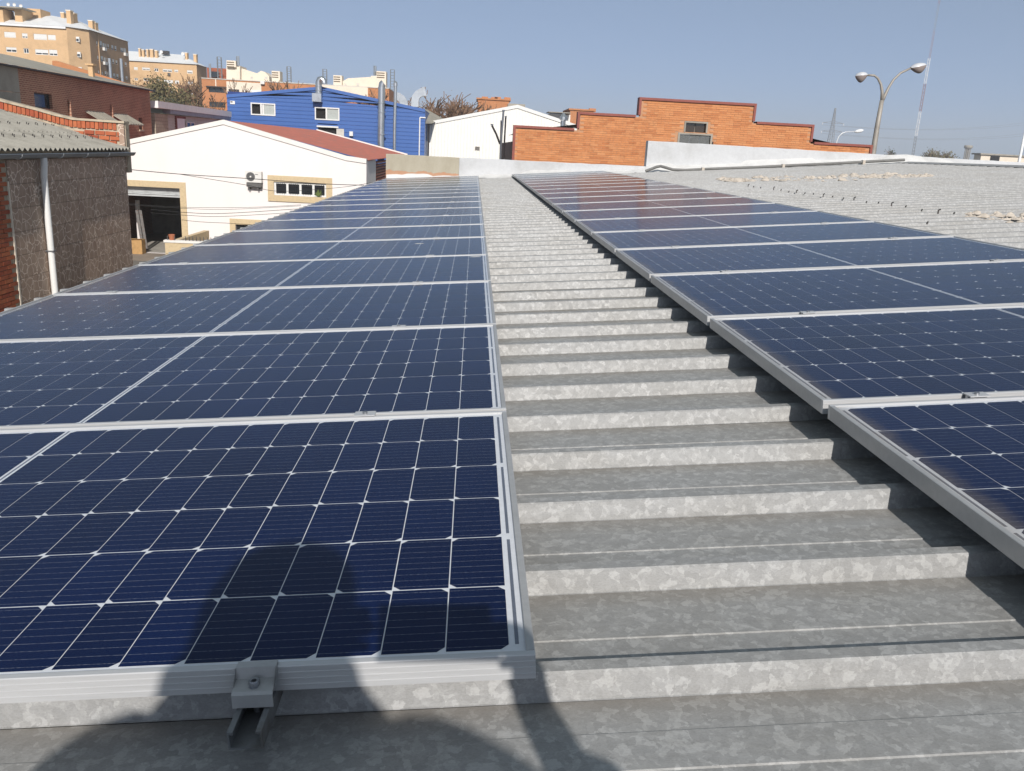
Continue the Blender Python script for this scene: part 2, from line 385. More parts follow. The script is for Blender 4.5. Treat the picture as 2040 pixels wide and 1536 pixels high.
# ------------------------------------------------------------------ terrain
GZ = -5.4
def sstep(a, b, x):
    k = min(1, max(0, (x-a)/(b-a))); return k*k*(3-2*k)
def terr(x, y):
    d = y - YC
    left = 1 - sstep(-5, 60, x)
    h = sstep(72, 150, d) * (7.5*left + 1.0*(1-left)) + sstep(200, 900, d) * (9.5 if x > 0 else 9.5)
    return GZ + h
g = G(); xs = [-900+i*30 for i in range(70)]; ys = [-300, -150, -60, -20, 0, 20, 40, 60, 75, 90, 105, 120, 135, 150, 170, 200, 250, 320, 400, 500, 650, 800, 1000, 1500, 2500]
for y in ys:
    for x in xs: g.v.append((x, y, terr(x, y)))
nx = len(xs)
for j in range(len(ys)-1):
    for i in range(nx-1): g.f.append([j*nx+i, j*nx+i+1, (j+1)*nx+i+1, (j+1)*nx+i]); g.m.append(0)
tag(g.build('ground', MAT['asphalt'], smooth=True), kind='structure')

# ------------------------------------------------------------------ the warehouse we stand on
XR, BEND = 0.7756, 0.0092
XRIDGE = 10.1
PAN, RIB = -0.100, -0.062
PITCH, RB0 = 0.2815, 0.036
def rp(x, y, z):                 # roof frame -> world
    if x > XR: z = z + BEND*(min(x, XRIDGE)-XR)
    if x > XRIDGE:
        w = T @ Vector((XRIDGE, y, z)); dx = x - XRIDGE
        return Vector((w.x + dx*math.cos(TH), y, w.z - dx*math.sin(R(4.8))))
    return T @ Vector((x, y, z))
def roofhit(u, v, z=RIB):        # where the line of sight meets the rib tops
    d = T.transposed() @ ray(u, v)
    c = CAM_ROOF; k = BEND
    t = (z + k*(c.x-XR) - c.z) / (d.z - k*d.x); p = c + d*t
    if p.x < XR: t = (z - c.z)/d.z; p = c + d*t
    return p
house = empty('warehouse', (0, 0, 0), 'grey ribbed metal roof of the near building carrying both rows of solar panels', 'building')
roof = empty('roof', (0, 0, 0)); roof.parent = house; ORG[roof] = Vector((0, 0, 0))
prof = [(0.0, PAN), (.002, PAN+.001), (.012, RIB-.003), (.015, RIB), (.039, RIB), (.043, RIB-.003), (.054, PAN+.001), (.057, PAN),
        (.1435, PAN), (.1455, PAN+.0018), (.2120, PAN+.0018), (.2136, PAN)]
Y_END = 19.30
xcuts_l = [-2.33, -1.4, -.4, XR, 1.8, 3.2, 5.0, 7.4, XRIDGE]
def sheet(k0, n, xc, zoff):
    g = G(); pts = []
    for k in range(k0, k0+n):
        for py, pz in prof: pts.append((RB0+k*PITCH+py, pz))
    pts.append((RB0+(k0+n)*PITCH, PAN))
    pts = [(min(y, Y_END), z) for y, z in pts]
    rnd = random.Random(k0*31+int(xc[0]*10))
    for i, x in enumerate(xc):
        w = rnd.uniform(-.0012, .0012) if 0 < i < len(xc)-1 else 0
        for y, z in pts: g.v.append(tuple(rp(x, y, z+zoff+w)))
    n_ = len(pts)
    for i in range(len(xc)-1):
        for j in range(n_-1): g.f.append([i*n_+j, (i+1)*n_+j, (i+1)*n_+j+1, i*n_+j+1]); g.m.append(0)
    return g
k = -16; s_i = 0
while RB0+k*PITCH < Y_END-.05:
    n = min(4, int(math.ceil((Y_END-RB0)/PITCH))-k)
    auto_smooth(sheet(k, n, xcuts_l, .0007*(s_i % 2)).build('roof_sheet', MAT['galv'], roof), 20)
    auto_smooth(sheet(k, n, [XRIDGE, 13, 16.5, 20.5], .0007*(s_i % 2)).build('roof_sheet', MAT['galv'], roof), 20)
    k += n; s_i += 1
# ridge cap
g = G(); a = rp(XRIDGE-.28, 0, RIB+.004); b = rp(XRIDGE, 0, RIB+.022); c = rp(XRIDGE+.28, 0, RIB+.004)
for y in (-4.4, Y_END):
    for p in (a, b, c): g.v.append((p.x, y, p.z))
g.f += [[0, 1, 4, 3], [1, 2, 5, 4]]; g.m += [0, 0]
g.build('ridge_cap', MAT['galv'], roof)
# walls below the roof
g = G(); e = rp(-2.25, 0, PAN-.02)
g.box(e.x, e.x+.2, -4.3, 19.3, GZ-.2, e.z-.03); g.build('wall', MAT['render_white'], house)
e2 = rp(20.3, 0, PAN-.02)
g = G(); g.prism([(e.x+.21, -4.3, GZ-.2), (e2.x, -4.3, GZ-.2), (e2.x, -4.3, e2.z-.05), (rp(XRIDGE, 0, 0).x, -4.3, rp(XRIDGE, 0, PAN-.05).z), (e.x+.21, -4.3, e.z-.05)], (0, .2, 0)); g.build('wall', MAT['render_white'], house)
g = G(); g.box(e2.x-.2, e2.x, -4.09, 19.3, GZ-.2, e2.z-.05); g.build('wall', MAT['render_white'], house)
# eaves trim along the left edge
g = G(); q = rp(-2.33, 0, PAN)
g.box(q.x-.012, q.x+.01, -4.3, 19.3, q.z-.10, q.z-.006); g.build('eaves_trim', MAT['gutter'], house)

# parapet at the far end, three stretches
DP = 19.40 - YC
def par(name, u0, u1, vtop0, vtop1, zbot, mat, y0=19.40, th=.22, wob=.006):
    a, b = at(u0, vtop0, DP), at(u1, vtop1, DP); n = max(2, int((b.x-a.x)/.25)); g = G()
    rnd = random.Random(int(u0))
    for i in range(n+1):
        f = i/n; x = a.x+(b.x-a.x)*f; z = a.z+(b.z-a.z)*f+rnd.uniform(-wob, wob)
        g.v += [(x, y0, zbot), (x, y0, z-.015), (x, y0+.015, z), (x, y0+th, z), (x, y0+th, zbot)]
    for i in range(n):
        for k in range(4): g.f.append([i*5+k, i*5+5+k, i*5+6+k, i*5+k+1]); g.m.append(0)
    g.f += [[0, 1, 2, 3, 4], [n*5+k for k in (4, 3, 2, 1, 0)]]; g.m += [0, 0]
    return g.build(name, mat, house)
par('parapet', 769, 915, 306, 314, GZ, MAT['plaster'])
par('parapet', 915.3, 1291, 314, 332, GZ, MAT['paint_grey'], y0=19.397)
par('parapet', 1291.4, 2300, 280.5, 339, GZ, MAT['paint_grey'], y0=19.385, th=.26)
# white waterproofing skirt along the foot of the parapet
g = G(); rnd = random.Random(5); xs_ = [at(770, 350, DP).x + i*.12 for i in range(128)]
for i, x in enumerate(xs_):
    zb = rp(x, 0, PAN).z; st = .10 if (i//9) % 3 else .16
    zt = zb + st + rnd.uniform(-.012, .012)
    if x > 3.9: zt = zb + (.22 if (i//14) % 2 else .16)
    yb = 19.10 if x > -.4 else 19.30
    g.v += [(x, yb, zb+.012+.03*rnd.random()), (x, 19.36, zt-.01), (x, 19.392, zt+.002)]
for i in range(len(xs_)-1):
    for k in range(2): g.f.append([i*3+k, i*3+3+k, i*3+4+k, i*3+k+1]); g.m.append(0)
MAT['skirt'] = M('white_membrane', (.66, .65, .63), .8, 0, .12, 2.5, .3, 20, .006)
g.build('membrane_skirt', MAT['skirt'], house, smooth=True)
# hooks of old fixings along one line of the roof
hp = [(525,253),(555,256),(593,262),(665,268),(705,275),(748,284),(790,287),(836,293),(883,298),(937,308),(988,312),(1047,322),(1106,328),(1174,342),(1240,346),(1312,358),(1390,367),(1478,387),(1568,400),(1655,405),(1508,457)]
for i, (a, b) in enumerate(hp):
    p = roofhit(1300+a/2.757, 280+b/2.757)
    w = rp(p.x, p.y, RIB); g = G(); s = .012 + .016*((i*7) % 3 == 0)
    g.tube([w+Vector((0, 0, -.004)), w+Vector((0, 0, s)), w+Vector((.4*s, -.4*s, s*1.25))], .007, 5)
    g.build('roof_hook', MAT['steel_dark'], roof)

# conduit lying along the parapet foot
pts = [(1286, 341), (1297, 337), (1308, 332.5), (1316, 331), (1327, 334), (1340, 338), (1365, 339), (1430, 336), (1500, 333.5), (1580, 329.5), (1660, 326), (1740, 321.5), (1802, 318.5)]
g = G(); g.tube([at(u, v, DP-.42) for u, v in pts], .032, 8)
cd = auto_smooth(g.build('conduit', M('grey_conduit', (.17, .165, .155), .6))); tag(cd, 'grey conduit pipe running along the foot of the high grey parapet', 'pipe')
for u, v in ((1400, 337), (1560, 330.5), (1720, 322.5)):
    p = at(u, v, DP-.42); g = G(); g.box(p.x-.03, p.x+.03, p.y-.05, p.y+.05, p.z-.06, p.z+.038); g.build('conduit_clip', MAT['foam'], cd)

# crusts of old mortar on the far roof
def crust(name, label, poly_pts, n, smin, smax, seed):
    rnd = random.Random(seed); c0 = None; items = []
    for i in range(n):
        f = rnd.random(); k = f*(len(poly_pts)-1); j = min(int(k), len(poly_pts)-2); w = k-j
        u = poly_pts[j][0]*(1-w)+poly_pts[j+1][0]*w; v = poly_pts[j][1]*(1-w)+poly_pts[j+1][1]*w; h = poly_pts[j][2]*(1-w)+poly_pts[j+1][2]*w
        p = roofhit(u, v+rnd.uniform(-.5, .5)*h)
        from mathutils import noise as mn
        if mn.noise(Vector((p.x*2.2, p.y*2.2, seed))) < -.12+.25*rnd.random(): continue
        ph = (p.y-RB0) % PITCH; items.append(rp(p.x, p.y, RIB if .008 < ph < .048 else PAN+.004))
    g = G()
    for p in items:
        s = rnd.uniform(smin, smax); nu = 6
        ring = []
        hs = rnd.uniform(.4, 1.0)
        vs = [p+Vector((0, 0, s*hs))]
        for lv, (rr, zz) in enumerate(((.55, .8), (1.0, -.1))):
            for q in range(nu):
                a_ = 2*math.pi*(q+rnd.random()*.5)/nu; r_ = s*rr*rnd.uniform(.7, 1.3)
                vs.append(p+Vector((math.cos(a_)*r_*1.5, math.sin(a_)*r_, s*hs*zz*rnd.uniform(.6, 1.2)-.004)))
        fs = [(0, 1+q, 1+(q+1) % nu) for q in range(nu)] + [(1+q, 7+q, 7+(q+1) % nu, 1+(q+1) % nu) for q in range(nu)]
        g.add(vs, fs)
    return tag(g.build(name, MAT['foam']), label, 'mortar', kind='stuff')
crust('mortar_crust', 'long flaky crust of pale old mortar on the far metal roof', [(1430, 357.5, 4), (1475, 358, 9), (1560, 357, 11), (1680, 354, 11), (1760, 350, 9), (1860, 350, 3)], 1500, .012, .06, 3)
crust('mortar_crust', 'short crumbling crust of pale mortar at the right edge of the roof', [(1925, 425, 7), (1960, 429, 10), (2005, 430, 18), (2060, 430, 16)], 420, .008, .035, 4)

# ------------------------------------------------------------------ solar panels
PL, PW, PH, LIP = 2.094, 1.038, .035, .011
PXA = LIP+.021; CELL_PX = (PL/2-.0075-PXA)/12
PYA = LIP+.011; CELL_PY = (PW-2*PYA)/6
MAT['cell'] = cell_material(); MAT['solar_glass'] = glass_material()
MAT['backsheet'] = M('white_backsheet', (.76, .78, .82), .6, 0, .04, 4, 0)
MAT['ribbon'] = M('tinned_ribbon', (.17, .19, .24), .5, .3, .1, 20, 0)
def bar_mesh(length, ridges):
    prof = [(.011, -.035), (0, -.035)]
    if ridges:
        for zc in (-.0272, -.0182, -.0095):
            prof += [(0, zc-.0011), (-.0009, zc-.0006), (-.0009, zc+.0006), (0, zc+.0011)]
    prof += [(0, -.0012), (.0012, 0), (.010, 0), (.011, -.001)]
    g = G(); g.prism([(0, y, z) for y, z in prof], (length, 0, 0)); return g.mesh('frame_bar')
me_front = bar_mesh(PL, True); me_side = bar_mesh(PW-2*LIP, False)
me_front.materials.append(MAT['alu']); me_side.materials.append(MAT['alu_side'])
g = G(); g.box(LIP-.002, PL-LIP+.002, LIP-.002, PW-LIP+.002, -.0072, -.0055); me_back = g.mesh('backsheet'); me_back.materials.append(MAT['backsheet'])
g = G(); g.add([(LIP-.001, LIP-.001, -.0030), (PL-LIP+.001, LIP-.001, -.0030), (PL-LIP+.001, PW-LIP+.001, -.0030), (LIP-.001, PW-LIP+.001, -.0030)], [(0, 1, 2, 3)]); me_glass = g.mesh('glass'); me_glass.materials.append(MAT['solar_glass'])
def cell_poly(flip):
    hx, hy, c = CELL_PX/2-.0009, CELL_PY/2-.0016, .0105
    p = [(-hx, -hy), (hx-c, -hy), (hx, -hy+c), (hx, hy-c), (hx-c, hy), (-hx, hy)]
    if flip: p = [(-x, y) for x, y in p][::-1]
    return p
me_cells = []
for fl in (0, 1):
    g = G(); g.prism([(x, y, -.0054) for x, y in cell_poly(fl)], (0, 0, .0005)); me = g.mesh('solar_cell'); me.materials.append(MAT['cell']); me_cells.append(me)
cell_pos = []
for r in range(6):
    for i in range(24):
        x = PXA+(i+.5)*CELL_PX if i < 12 else PL/2+.0075+(i-12+.5)*CELL_PX
        cell_pos.append((x, PYA+(r+.5)*CELL_PY, r % 2))
g = G()
for x, y, fl in cell_pos: g.prism([(x+a-cell_pos[0][0], y+b-cell_pos[0][1], -.0054) for a, b in cell_poly(fl)], (0, 0, .0005))
me_array = g.mesh('cell_array'); me_array.materials.append(MAT['cell'])
rib_meshes = []
for seg in range(3):
    y0, y1 = PYA+(seg*2)*CELL_PY+.012, PYA+(seg*2+2)*CELL_PY-.012
    for x0 in (PXA-.0125, PL-PXA+.0075):
        g = G(); g.box(x0, x0+.005, y0, y1, -.0056, -.0049); me = g.mesh('ribbon'); me.materials.append(MAT['ribbon']); rib_meshes.append(me)
g = G(); g.box(PL/2-.0018, PL/2+.0018, PYA, PW-PYA, -.0056, -.0049); me = g.mesh('ribbon'); me.materials.append(MAT['ribbon']); rib_meshes.append(me)
ORD = ['nearest', 'second', 'third', 'fourth', 'fifth', 'sixth', 'seventh', 'eighth', 'ninth', 'tenth', 'eleventh', 'twelfth', 'thirteenth', 'fourteenth', 'fifteenth', 'sixteenth', 'seventeenth', 'farthest']
def child(name, me, parent, loc=(0, 0, 0), rz_=0):
    o = bpy.data.objects.new(name, me); COL.objects.link(o); o.parent = parent; o.location = loc
    if rz_: o.rotation_euler = (0, 0, rz_)
    return o
def panel(loc, tilt, label, single, rnd):
    root = empty('solar_panel', loc, label, 'solar panel', 'solar panels on the ribbed roof', rot=(rnd.uniform(-.0008, .0008), -tilt, rnd.uniform(-.0006, .0006)))
    child('frame_bar', me_front, root); child('frame_bar', me_front, root, (PL, PW, 0), math.pi)
    child('frame_bar', me_side, root, (0, PW-LIP, 0), -math.pi/2); child('frame_bar', me_side, root, (PL, LIP, 0), math.pi/2)
    child('backsheet', me_back, root); child('glass_pane', me_glass, root)
    for m_ in rib_meshes: child('ribbon', m_, root)
    if single:
        for x, y, fl in cell_pos: child('solar_cell', me_cells[fl], root, (x, y, 0))
    else:
        a = child('cell_array', me_array, root, (cell_pos[0][0], cell_pos[0][1], 0)); a['kind'] = 'stuff'
    return root
NL, PITL, PITR, YR0, ZR = 18, 1.052, 1.0721, 1.006-1.0721, .006
rnd = random.Random(11)
for i in range(NL):
    w = T @ Vector((-PL, i*PITL, rnd.uniform(-.001, .001) if i else 0))
    panel(w, TH, 'dark blue framed solar panel, %s in the left row' % ORD[i], i < 5, rnd)
for i in range(18):
    w = T @ Vector((XR, YR0+i*PITR, ZR))
    panel(w, TH+BEND, 'dark blue framed solar panel, %s in the right row' % ORD[i], i < 5, rnd)

# rails with their clamps
def rail(x, zt, y0, y1, seams, label, tilt_r, endclamp):
    root = empty('mounting_rail', rp(x, 0, 0), label, 'rail', 'mounting rails under the panels', rot=(0, -(TH+(BEND if tilt_r else 0)), 0))
    w, h, t = .0205, .024, .0025
    p = [(-w, zt-h), (w, zt-h), (w, zt), (w-.007, zt), (w-.007, zt-.004), (w-t, zt-t-.0005), (w-t, zt-h+t), (-w+t, zt-h+t), (-w+t, zt-t-.0005), (-w+.007, zt-.004), (-w+.007, zt), (-w, zt)]
    g = G(); n = len(p)
    for y in (y0, y1): g.v += [(a, y, b) for a, b in p]
    for i in range(n): g.f.append([i, (i+1) % n, n+(i+1) % n, n+i]); g.m.append(0)
    for base in (0, n):   # end faces as strips of quads
        for qd in ((0, 1, 6, 7), (1, 2, 5, 6), (0, 7, 8, 11), (2, 3, 4, 5), (11, 8, 9, 10)): g.f.append([base+i for i in qd]); g.m.append(0)
    g.build('channel', MAT['rail_zinc'], root, local=True)
    g = G(); g.box(-.025, .025, -.017, .017, .0015, .0042); g.box(-.025, .025, -.0045, .0045, -.02, .0016); mc = g.mesh('mid_clamp'); mc.materials.append(MAT['alu'])
    g = G(); g.lathe((0, 0, .0042), [(0, .0045), (.003, .0045), (.003, .002), (.0042, .002), (.0042, .0045), (.0062, .0045), (.0062, 0)], 12); mb = g.mesh('bolt'); mb.materials.append(MAT['steel'])
    for y in seams:
        c = child('mid_clamp', mc, root, (rnd.uniform(-.006, .006), y, zt+.035)); child('bolt', mb, c)
    if endclamp:
        pr = [(.0085, .0008), (.0085, .0038), (-.0045, .0038), (-.0075, -.0105), (-.0300, -.0135), (-.0335, -.0165), (-.0345, -.0335), (-.0318, -.0335), (-.0308, -.0175), (-.0285, -.0163), (-.0047, -.0135), (-.0022, .0005)]
        g = G(); hw = .025
        n = len(pr)
        for x_ in (-hw, hw): g.v += [(x_, a, b+zt+.035) for a, b in pr]
        for i in range(n): g.f.append([i, (i+1) % n, n+(i+1) % n, n+i]); g.m.append(0)
        for base in (0, n):
            for i in range(5): g.f.append([base+i, base+i+1, base+n-2-i, base+n-1-i]); g.m.append(0)
        ec = g.build('end_clamp', MAT['alu_side'], root, local=True)
        g = G(); g.lathe((0, -.018, zt+.035-.0125), [(0, .0015), (.0030, .0015), (.0034, .0065), (.0062, .0072), (.0068, .0062), (.0068, 0), (.0085, 0), (.0085, -.001)], 18)
        b_ = auto_smooth(g.build('bolt', MAT['steel'], ec, local=True))
        g = G(); g.lathe((0, -.018, zt+.035-.05), [(.004, 0), (.004, .036)], 8); g.build('bolt_shank', MAT['steel'], ec, local=True)
    return root
sl = [PW+(PITL-PW)/2+i*PITL for i in range(NL-1)]
sr = [YR0+PW+(PITR-PW)/2+i*PITR for i in range(17)]
rail(-.352, -PH, -.078, 18.98, sl, 'steel channel rail with end clamp jutting out under the left row', False, True)
rail(-1.822, -PH, -.070, 18.98, sl, 'steel channel rail under the outer left side of the left row', False, True)
rail(1.146, -PH+ZR, YR0-.07, 19.25, sr, 'steel channel rail under the inner side of the right row', True, True)
rail(2.50, -PH+ZR, YR0-.07, 19.25, sr, 'steel channel rail under the outer side of the right row', True, True)

# ------------------------------------------------------------------ building helpers
def Pt(axis, c, a, b, d):        # a along the wall, b up, d into the wall
    return (a, c+d, b) if axis == 'y' else (c-d, a, b)
def wall(parent, name, mat, axis, c, a0, a1, b0, b1, holes=(), depth=.2):
    A = sorted({a0, a1, *[h[0] for h in holes], *[h[1] for h in holes]}); B = sorted({b0, b1, *[h[2] for h in holes], *[h[3] for h in holes]})
    A = [a for a in A if a0-1e-6 <= a <= a1+1e-6]; B = [b for b in B if b0-1e-6 <= b <= b1+1e-6]
    g = G()
    for i in range(len(A)-1):
        for j in range(len(B)-1):
            ca, cb = (A[i]+A[i+1])/2, (B[j]+B[j+1])/2
            if any(h[0] < ca < h[1] and h[2] < cb < h[3] for h in holes): continue
            g.add([Pt(axis, c, A[i], B[j], 0), Pt(axis, c, A[i+1], B[j], 0), Pt(axis, c, A[i+1], B[j+1], 0), Pt(axis, c, A[i], B[j+1], 0)], [(0, 1, 2, 3)])
    for h in holes:
        x0, x1, z0, z1 = h[:4]
        for (p, q) in (((x0, z0), (x1, z0)), ((x1, z0), (x1, z1)), ((x1, z1), (x0, z1)), ((x0, z1), (x0, z0))):
            g.add([Pt(axis, c, *p, 0), Pt(axis, c, *q, 0), Pt(axis, c, *q, depth), Pt(axis, c, *p, depth)], [(0, 1, 2, 3)])
    return g.build(name, mat, parent)
def abox(g, axis, c, a0, a1, b0, b1, d0, d1):
    p = Pt(axis, c, a0, b0, d0); q = Pt(axis, c, a1, b1, d1)
    g.box(min(p[0], q[0]), max(p[0], q[0]), min(p[1], q[1]), max(p[1], q[1]), min(p[2], q[2]), max(p[2], q[2]))
def window(parent, axis, c, r, style='plain', fw=.06, rec=.10, n=2, frame=None, glass=None):
    a0, a1, b0, b1 = r; fm = frame or MAT['white_frame']; g = G()
    e = .003
    a0 += e; a1 -= e; b0 += e; b1 -= e
    abox(g, axis, c, a0, a1, b0, b0+fw, rec-.03, rec+.04); abox(g, axis, c, a0, a1, b1-fw, b1, rec-.03, rec+.04)
    abox(g, axis, c, a0, a0+fw, b0+fw, b1-fw, rec-.03, rec+.04); abox(g, axis, c, a1-fw, a1, b0+fw, b1-fw, rec-.03, rec+.04)
    for i in range(1, n):
        m_ = a0+(a1-a0)*i/n; abox(g, axis, c, m_-fw*.6, m_+fw*.6, b0+fw, b1-fw, rec-.025, rec+.035)
    w = g.build('window', fm, parent)
    for i in range(n):
        p0 = a0+(a1-a0)*i/n; p1 = a0+(a1-a0)*(i+1)/n
        g = G(); abox(g, axis, c, p0+fw*.6, p1-fw*.6, b0+fw*.8, b1-fw*.8, rec+.008, rec+.02)
        g.build('pane', (glass[i % len(glass)] if glass else MAT['glass_dark']), w)
    if style in ('blind', 'half', 'low'):
        f = {'blind': .02, 'half': .5, 'low': .3}[style]; g = G(); zb = b0+fw+(b1-b0-2*fw)*f
        k = max(3, int((b1-zb)/.16))
        for i in range(k):
            za = zb+(b1-zb)*i/k; zc = zb+(b1-zb)*(i+1)/k
            abox(g, axis, c, a0+.02, a1-.02, za+.008, zc, rec-.075, rec-.045)
            abox(g, axis, c, a0+.025, a1-.025, za, za+.009, rec-.065, rec-.046)
        g.build('roller_blind', MAT['white_frame'], w)
    return w
def rect_y(u0, v0, u1, v1, D):
    uc, vc = (u0+u1)/2, (v0+v1)/2
    return (at(u0, vc, D).x, at(u1, vc, D).x, at(uc, v1, D).z, at(uc, v0, D).z)
def rect_x(u0, v0, u1, v1, X):
    uc, vc = (u0+u1)/2, (v0+v1)/2
    a, b = atx(u0, vc, X).y, atx(u1, vc, X).y
    return (min(a, b), max(a, b), atx(uc, v1, X).z, atx(uc, v0, X).z)
def px(x0, y0, s, pts): return [(x0+a/s, y0+b/s) for a, b in pts]

# ------------------------------------------------------------------ tiled building on the left
TX = -7.70; TYF = 18.5; EZ = .10
tb = empty('tiled_building', (TX, TYF, GZ), 'building with brown crazed tile wall, corrugated roof and grey gutter at left', 'building')
YT0 = 13.62                      # tiles begin here, bare brick nearer than this
g = G(); g.box(TX-.3, TX-.02, 6.0, TYF-.02, GZ, EZ-.03); g.build('wall', MAT['mortar'], tb)
g = G(); g.box(TX-7, TX-.302, TYF-.3, TYF, GZ, .1); g.build('wall', MAT['mortar'], tb)
TH_, TW_ = .392, .61
ncol = 8; TW_ = (TYF-YT0)/ncol
g = G(); e = .0025
g.hexa([(-.02, e, e), (-.003, e, e), (-.003, TW_-e, e), (-.02, TW_-e, e), (-.02, e, TH_-e), (-.003, e, TH_-e), (-.003, TW_-e, TH_-e), (-.02, TW_-e, TH_-e)])
g.hexa([(-.003, e, e), (0, e+.003, e+.003), (0, TW_-e-.003, e+.003), (-.003, TW_-e, e), (-.003, e, TH_-e), (0, e+.003, TH_-e-.003), (0, TW_-e-.003, TH_-e-.003), (-.003, TW_-e, TH_-e)])
me_tile = g.mesh('wall_tile'); me_tile.materials.append(MAT['tile'])
for r in range(14):
    for cidx in range(ncol):
        child('wall_tile', me_tile, tb, (rnd.uniform(0, .0015), YT0+cidx*TW_-TYF, EZ-.06-(r+1)*TH_-GZ))
# white corner bead and bare brickwork
g = G(); g.box(TX-.02, TX+.006, YT0-.045, YT0-.004, GZ+.3, EZ-.40); g.build('corner_bead', MAT['cream'], tb)
bl, bh, bj = .245, .062, .012
g = G(); g.box(-.11, .002, 0, bl, 0, bh); me_bs = g.mesh('brick'); me_bs.materials.append(MAT['brick_piece'])
for r in range(48):
    for k in range(4):
        y = YT0-.055-(k+1)*(bl+bj)+(.5*(bl+bj) if r % 2 else 0)
        if y+bl > YT0-.05: continue
        child('brick', me_bs, tb, (rnd.uniform(-.002, .002), y-TYF, EZ-.10-(r+1)*(bh+bj)-GZ))
# corrugated roof
SL = math.tan(R(13.5))
g = G(); y0_, y1_ = 9.0, TYF-.05; nw = int((y1_-y0_)/.177*10)
rows = [(TX+.13, 0), (TX+.02, 0), (TX-.9, 0), (TX-.91, .016), (TX-2.4, .016), (TX-2.41, .03), (TX-5.2, .03)]
for th_ in (0, -.008):
    for x, dz in rows:
        for i in range(nw+1):
            y = y0_+(y1_-y0_)*i/nw; g.v.append((x, y, EZ+.11+(TX+.13-x)*SL+dz+.026*math.cos(2*math.pi*y/.177)+th_))
n1 = nw+1; off = len(rows)*n1
for o_ in (0, off):
    for j in range(len(rows)-1):
        for i in range(nw): g.f.append([o_+j*n1+i, o_+j*n1+i+1, o_+(j+1)*n1+i+1, o_+(j+1)*n1+i]); g.m.append(0)
for i in range(nw): g.f.append([i, i+1, off+i+1, off+i]); g.m.append(0)
cr = g.build('corrugated_roof', MAT['fibre'], tb, smooth=False)
auto_smooth(cr, 40)
for row_x, ph in ((TX-.55, 0), (TX-.62, .5), (TX-1.35, .2), (TX-1.42, .6)):
    for i in range(26):
        y = TYF-.3-i*.354+ph*.177
        if y < 10.5: continue
        z = EZ+.11+(TX+.13-row_x)*SL+(.016 if row_x < TX-.9 else 0)+.027
        g = G(); g.tube([(row_x, y, z-.01), (row_x, y, z+.02+.01*rnd.random()), (row_x+.03*rnd.random(), y+.02*(rnd.random()-.5), z+.03)], .008, 5); g.build('roof_hook', MAT['black_metal'], cr)
# gutter and downpipe
g = G(); m_ = 9; gx, gr = TX+.115, .075
ys_ = [9.0+i*.5 for i in range(20)]+[TYF+.08]
for y in ys_:
    for k in range(m_+1):
        a = math.pi*k/m_; g.v.append((gx-gr*math.cos(a), y, EZ+.035-gr*math.sin(a)))
for j in range(len(ys_)-1):
    for k in range(m_): g.f.append([j*(m_+1)+k, j*(m_+1)+k+1, (j+1)*(m_+1)+k+1, (j+1)*(m_+1)+k]); g.m.append(0)
b_ = len(g.v)-(m_+1); g.f.append([b_+k for k in range(m_+1)]); g.m.append(0)
gut = g.build('gutter', MAT['gutter'], tb, smooth=True)
for sgn in (-1, 1):
    g = G(); g.tube([(gx+sgn*gr, y, EZ+.035) for y in (9.0, TYF+.08)], .009, 6); g.build('gutter_lip', MAT['gutter'], gut)
for y in (11.5, 13.75, 15.2, 16.2, 17.2):
    g = G(); g.tube([(gx-(gr+.004)*math.cos(a), y, EZ+.035-(gr+.004)*math.sin(a)) for a in [math.pi*k/8 for k in range(9)]], .009, 5); g.build('gutter_bracket', MAT['pvc'], gut)
PY = 14.62
g = G(); g.tube([(gx, PY, EZ-.03), (gx, PY, EZ-.12), (gx-.03, PY+.01, EZ-.35), (TX+.075, PY+.03, EZ-.6), (TX+.07, PY+.04, -2.0), (TX+.07, PY+.05, -3.6), (TX+.07, PY+.05, GZ)], .056, 14)
dp = auto_smooth(g.build('downpipe', MAT['pvc'], tb), 60)
g = G(); g.box(TX-.01, TX+.14, PY-.03, PY+.09, -1.56, -1.54); g.build('pipe_clip', MAT['steel'], dp)
# brick fire wall at the far end of that roof
fwl = empty('fire_wall', (TX, TYF, 0)); fwl.parent = tb; fwl.location = (0, 0, -GZ); ORG[fwl] = Vector((TX, TYF, 0))
topl = [(-30, 190), (0, 199), (72, 217), (110, 228), (145, 236), (190, 239), (248, 243)]
def topz(u):
    for (a, b), (c, d) in zip(topl, topl[1:]):
        if a <= u <= c: return b+(d-b)*(u-a)/(c-a)
    return topl[-1][1]
DF = TYF-YC
g = G(); poly = [at(u, v+1.5, DF) for u, v in topl]; poly = [Vector((p.x, TYF+.03, p.z)) for p in poly]
g.prism(poly+[Vector((poly[-1].x, TYF+.03, -.3)), Vector((poly[0].x, TYF+.03, -.3))], (0, .2, 0)); g.build('mortar_core', MAT['mortar'], fwl)
g = G()
for (a, b), (c, d) in zip(topl, topl[1:]):
    p, q = at(a, b, DF), at(c, d, DF)
    g.hexa([(p.x, TYF-.03, p.z-.03), (q.x, TYF-.03, q.z-.03), (q.x, TYF+.26, q.z-.03), (p.x, TYF+.26, p.z-.03), (p.x, TYF-.03, p.z+.015), (q.x, TYF-.03, q.z+.015), (q.x, TYF+.26, q.z+.015), (p.x, TYF+.26, p.z+.015)])
g.build('coping', MAT['mortar'], fwl)
u = -28; nb = 0
while u < 232:                   # soldier course following the slope
    du = 8.6+rnd.uniform(-.6, .6); v0 = topz(u)+3.5; v1 = topz(u+du-1.4)+3.5; h = 14+rnd.uniform(-1, 1)
    if rnd.random() > .06:
        a, b, c, d = at(u, v0, DF), at(u+du-1.4, v1, DF), at(u+du-.8, v1+h, DF), at(u+.6, v0+h, DF)
        g = G(); y_ = TYF+rnd.uniform(-.012, .004); g.prism([(p.x, y_, p.z) for p in (a, b, c, d)], (0, .1, 0)); g.build('brick', MAT['brick_piece'], fwl)
    u += du
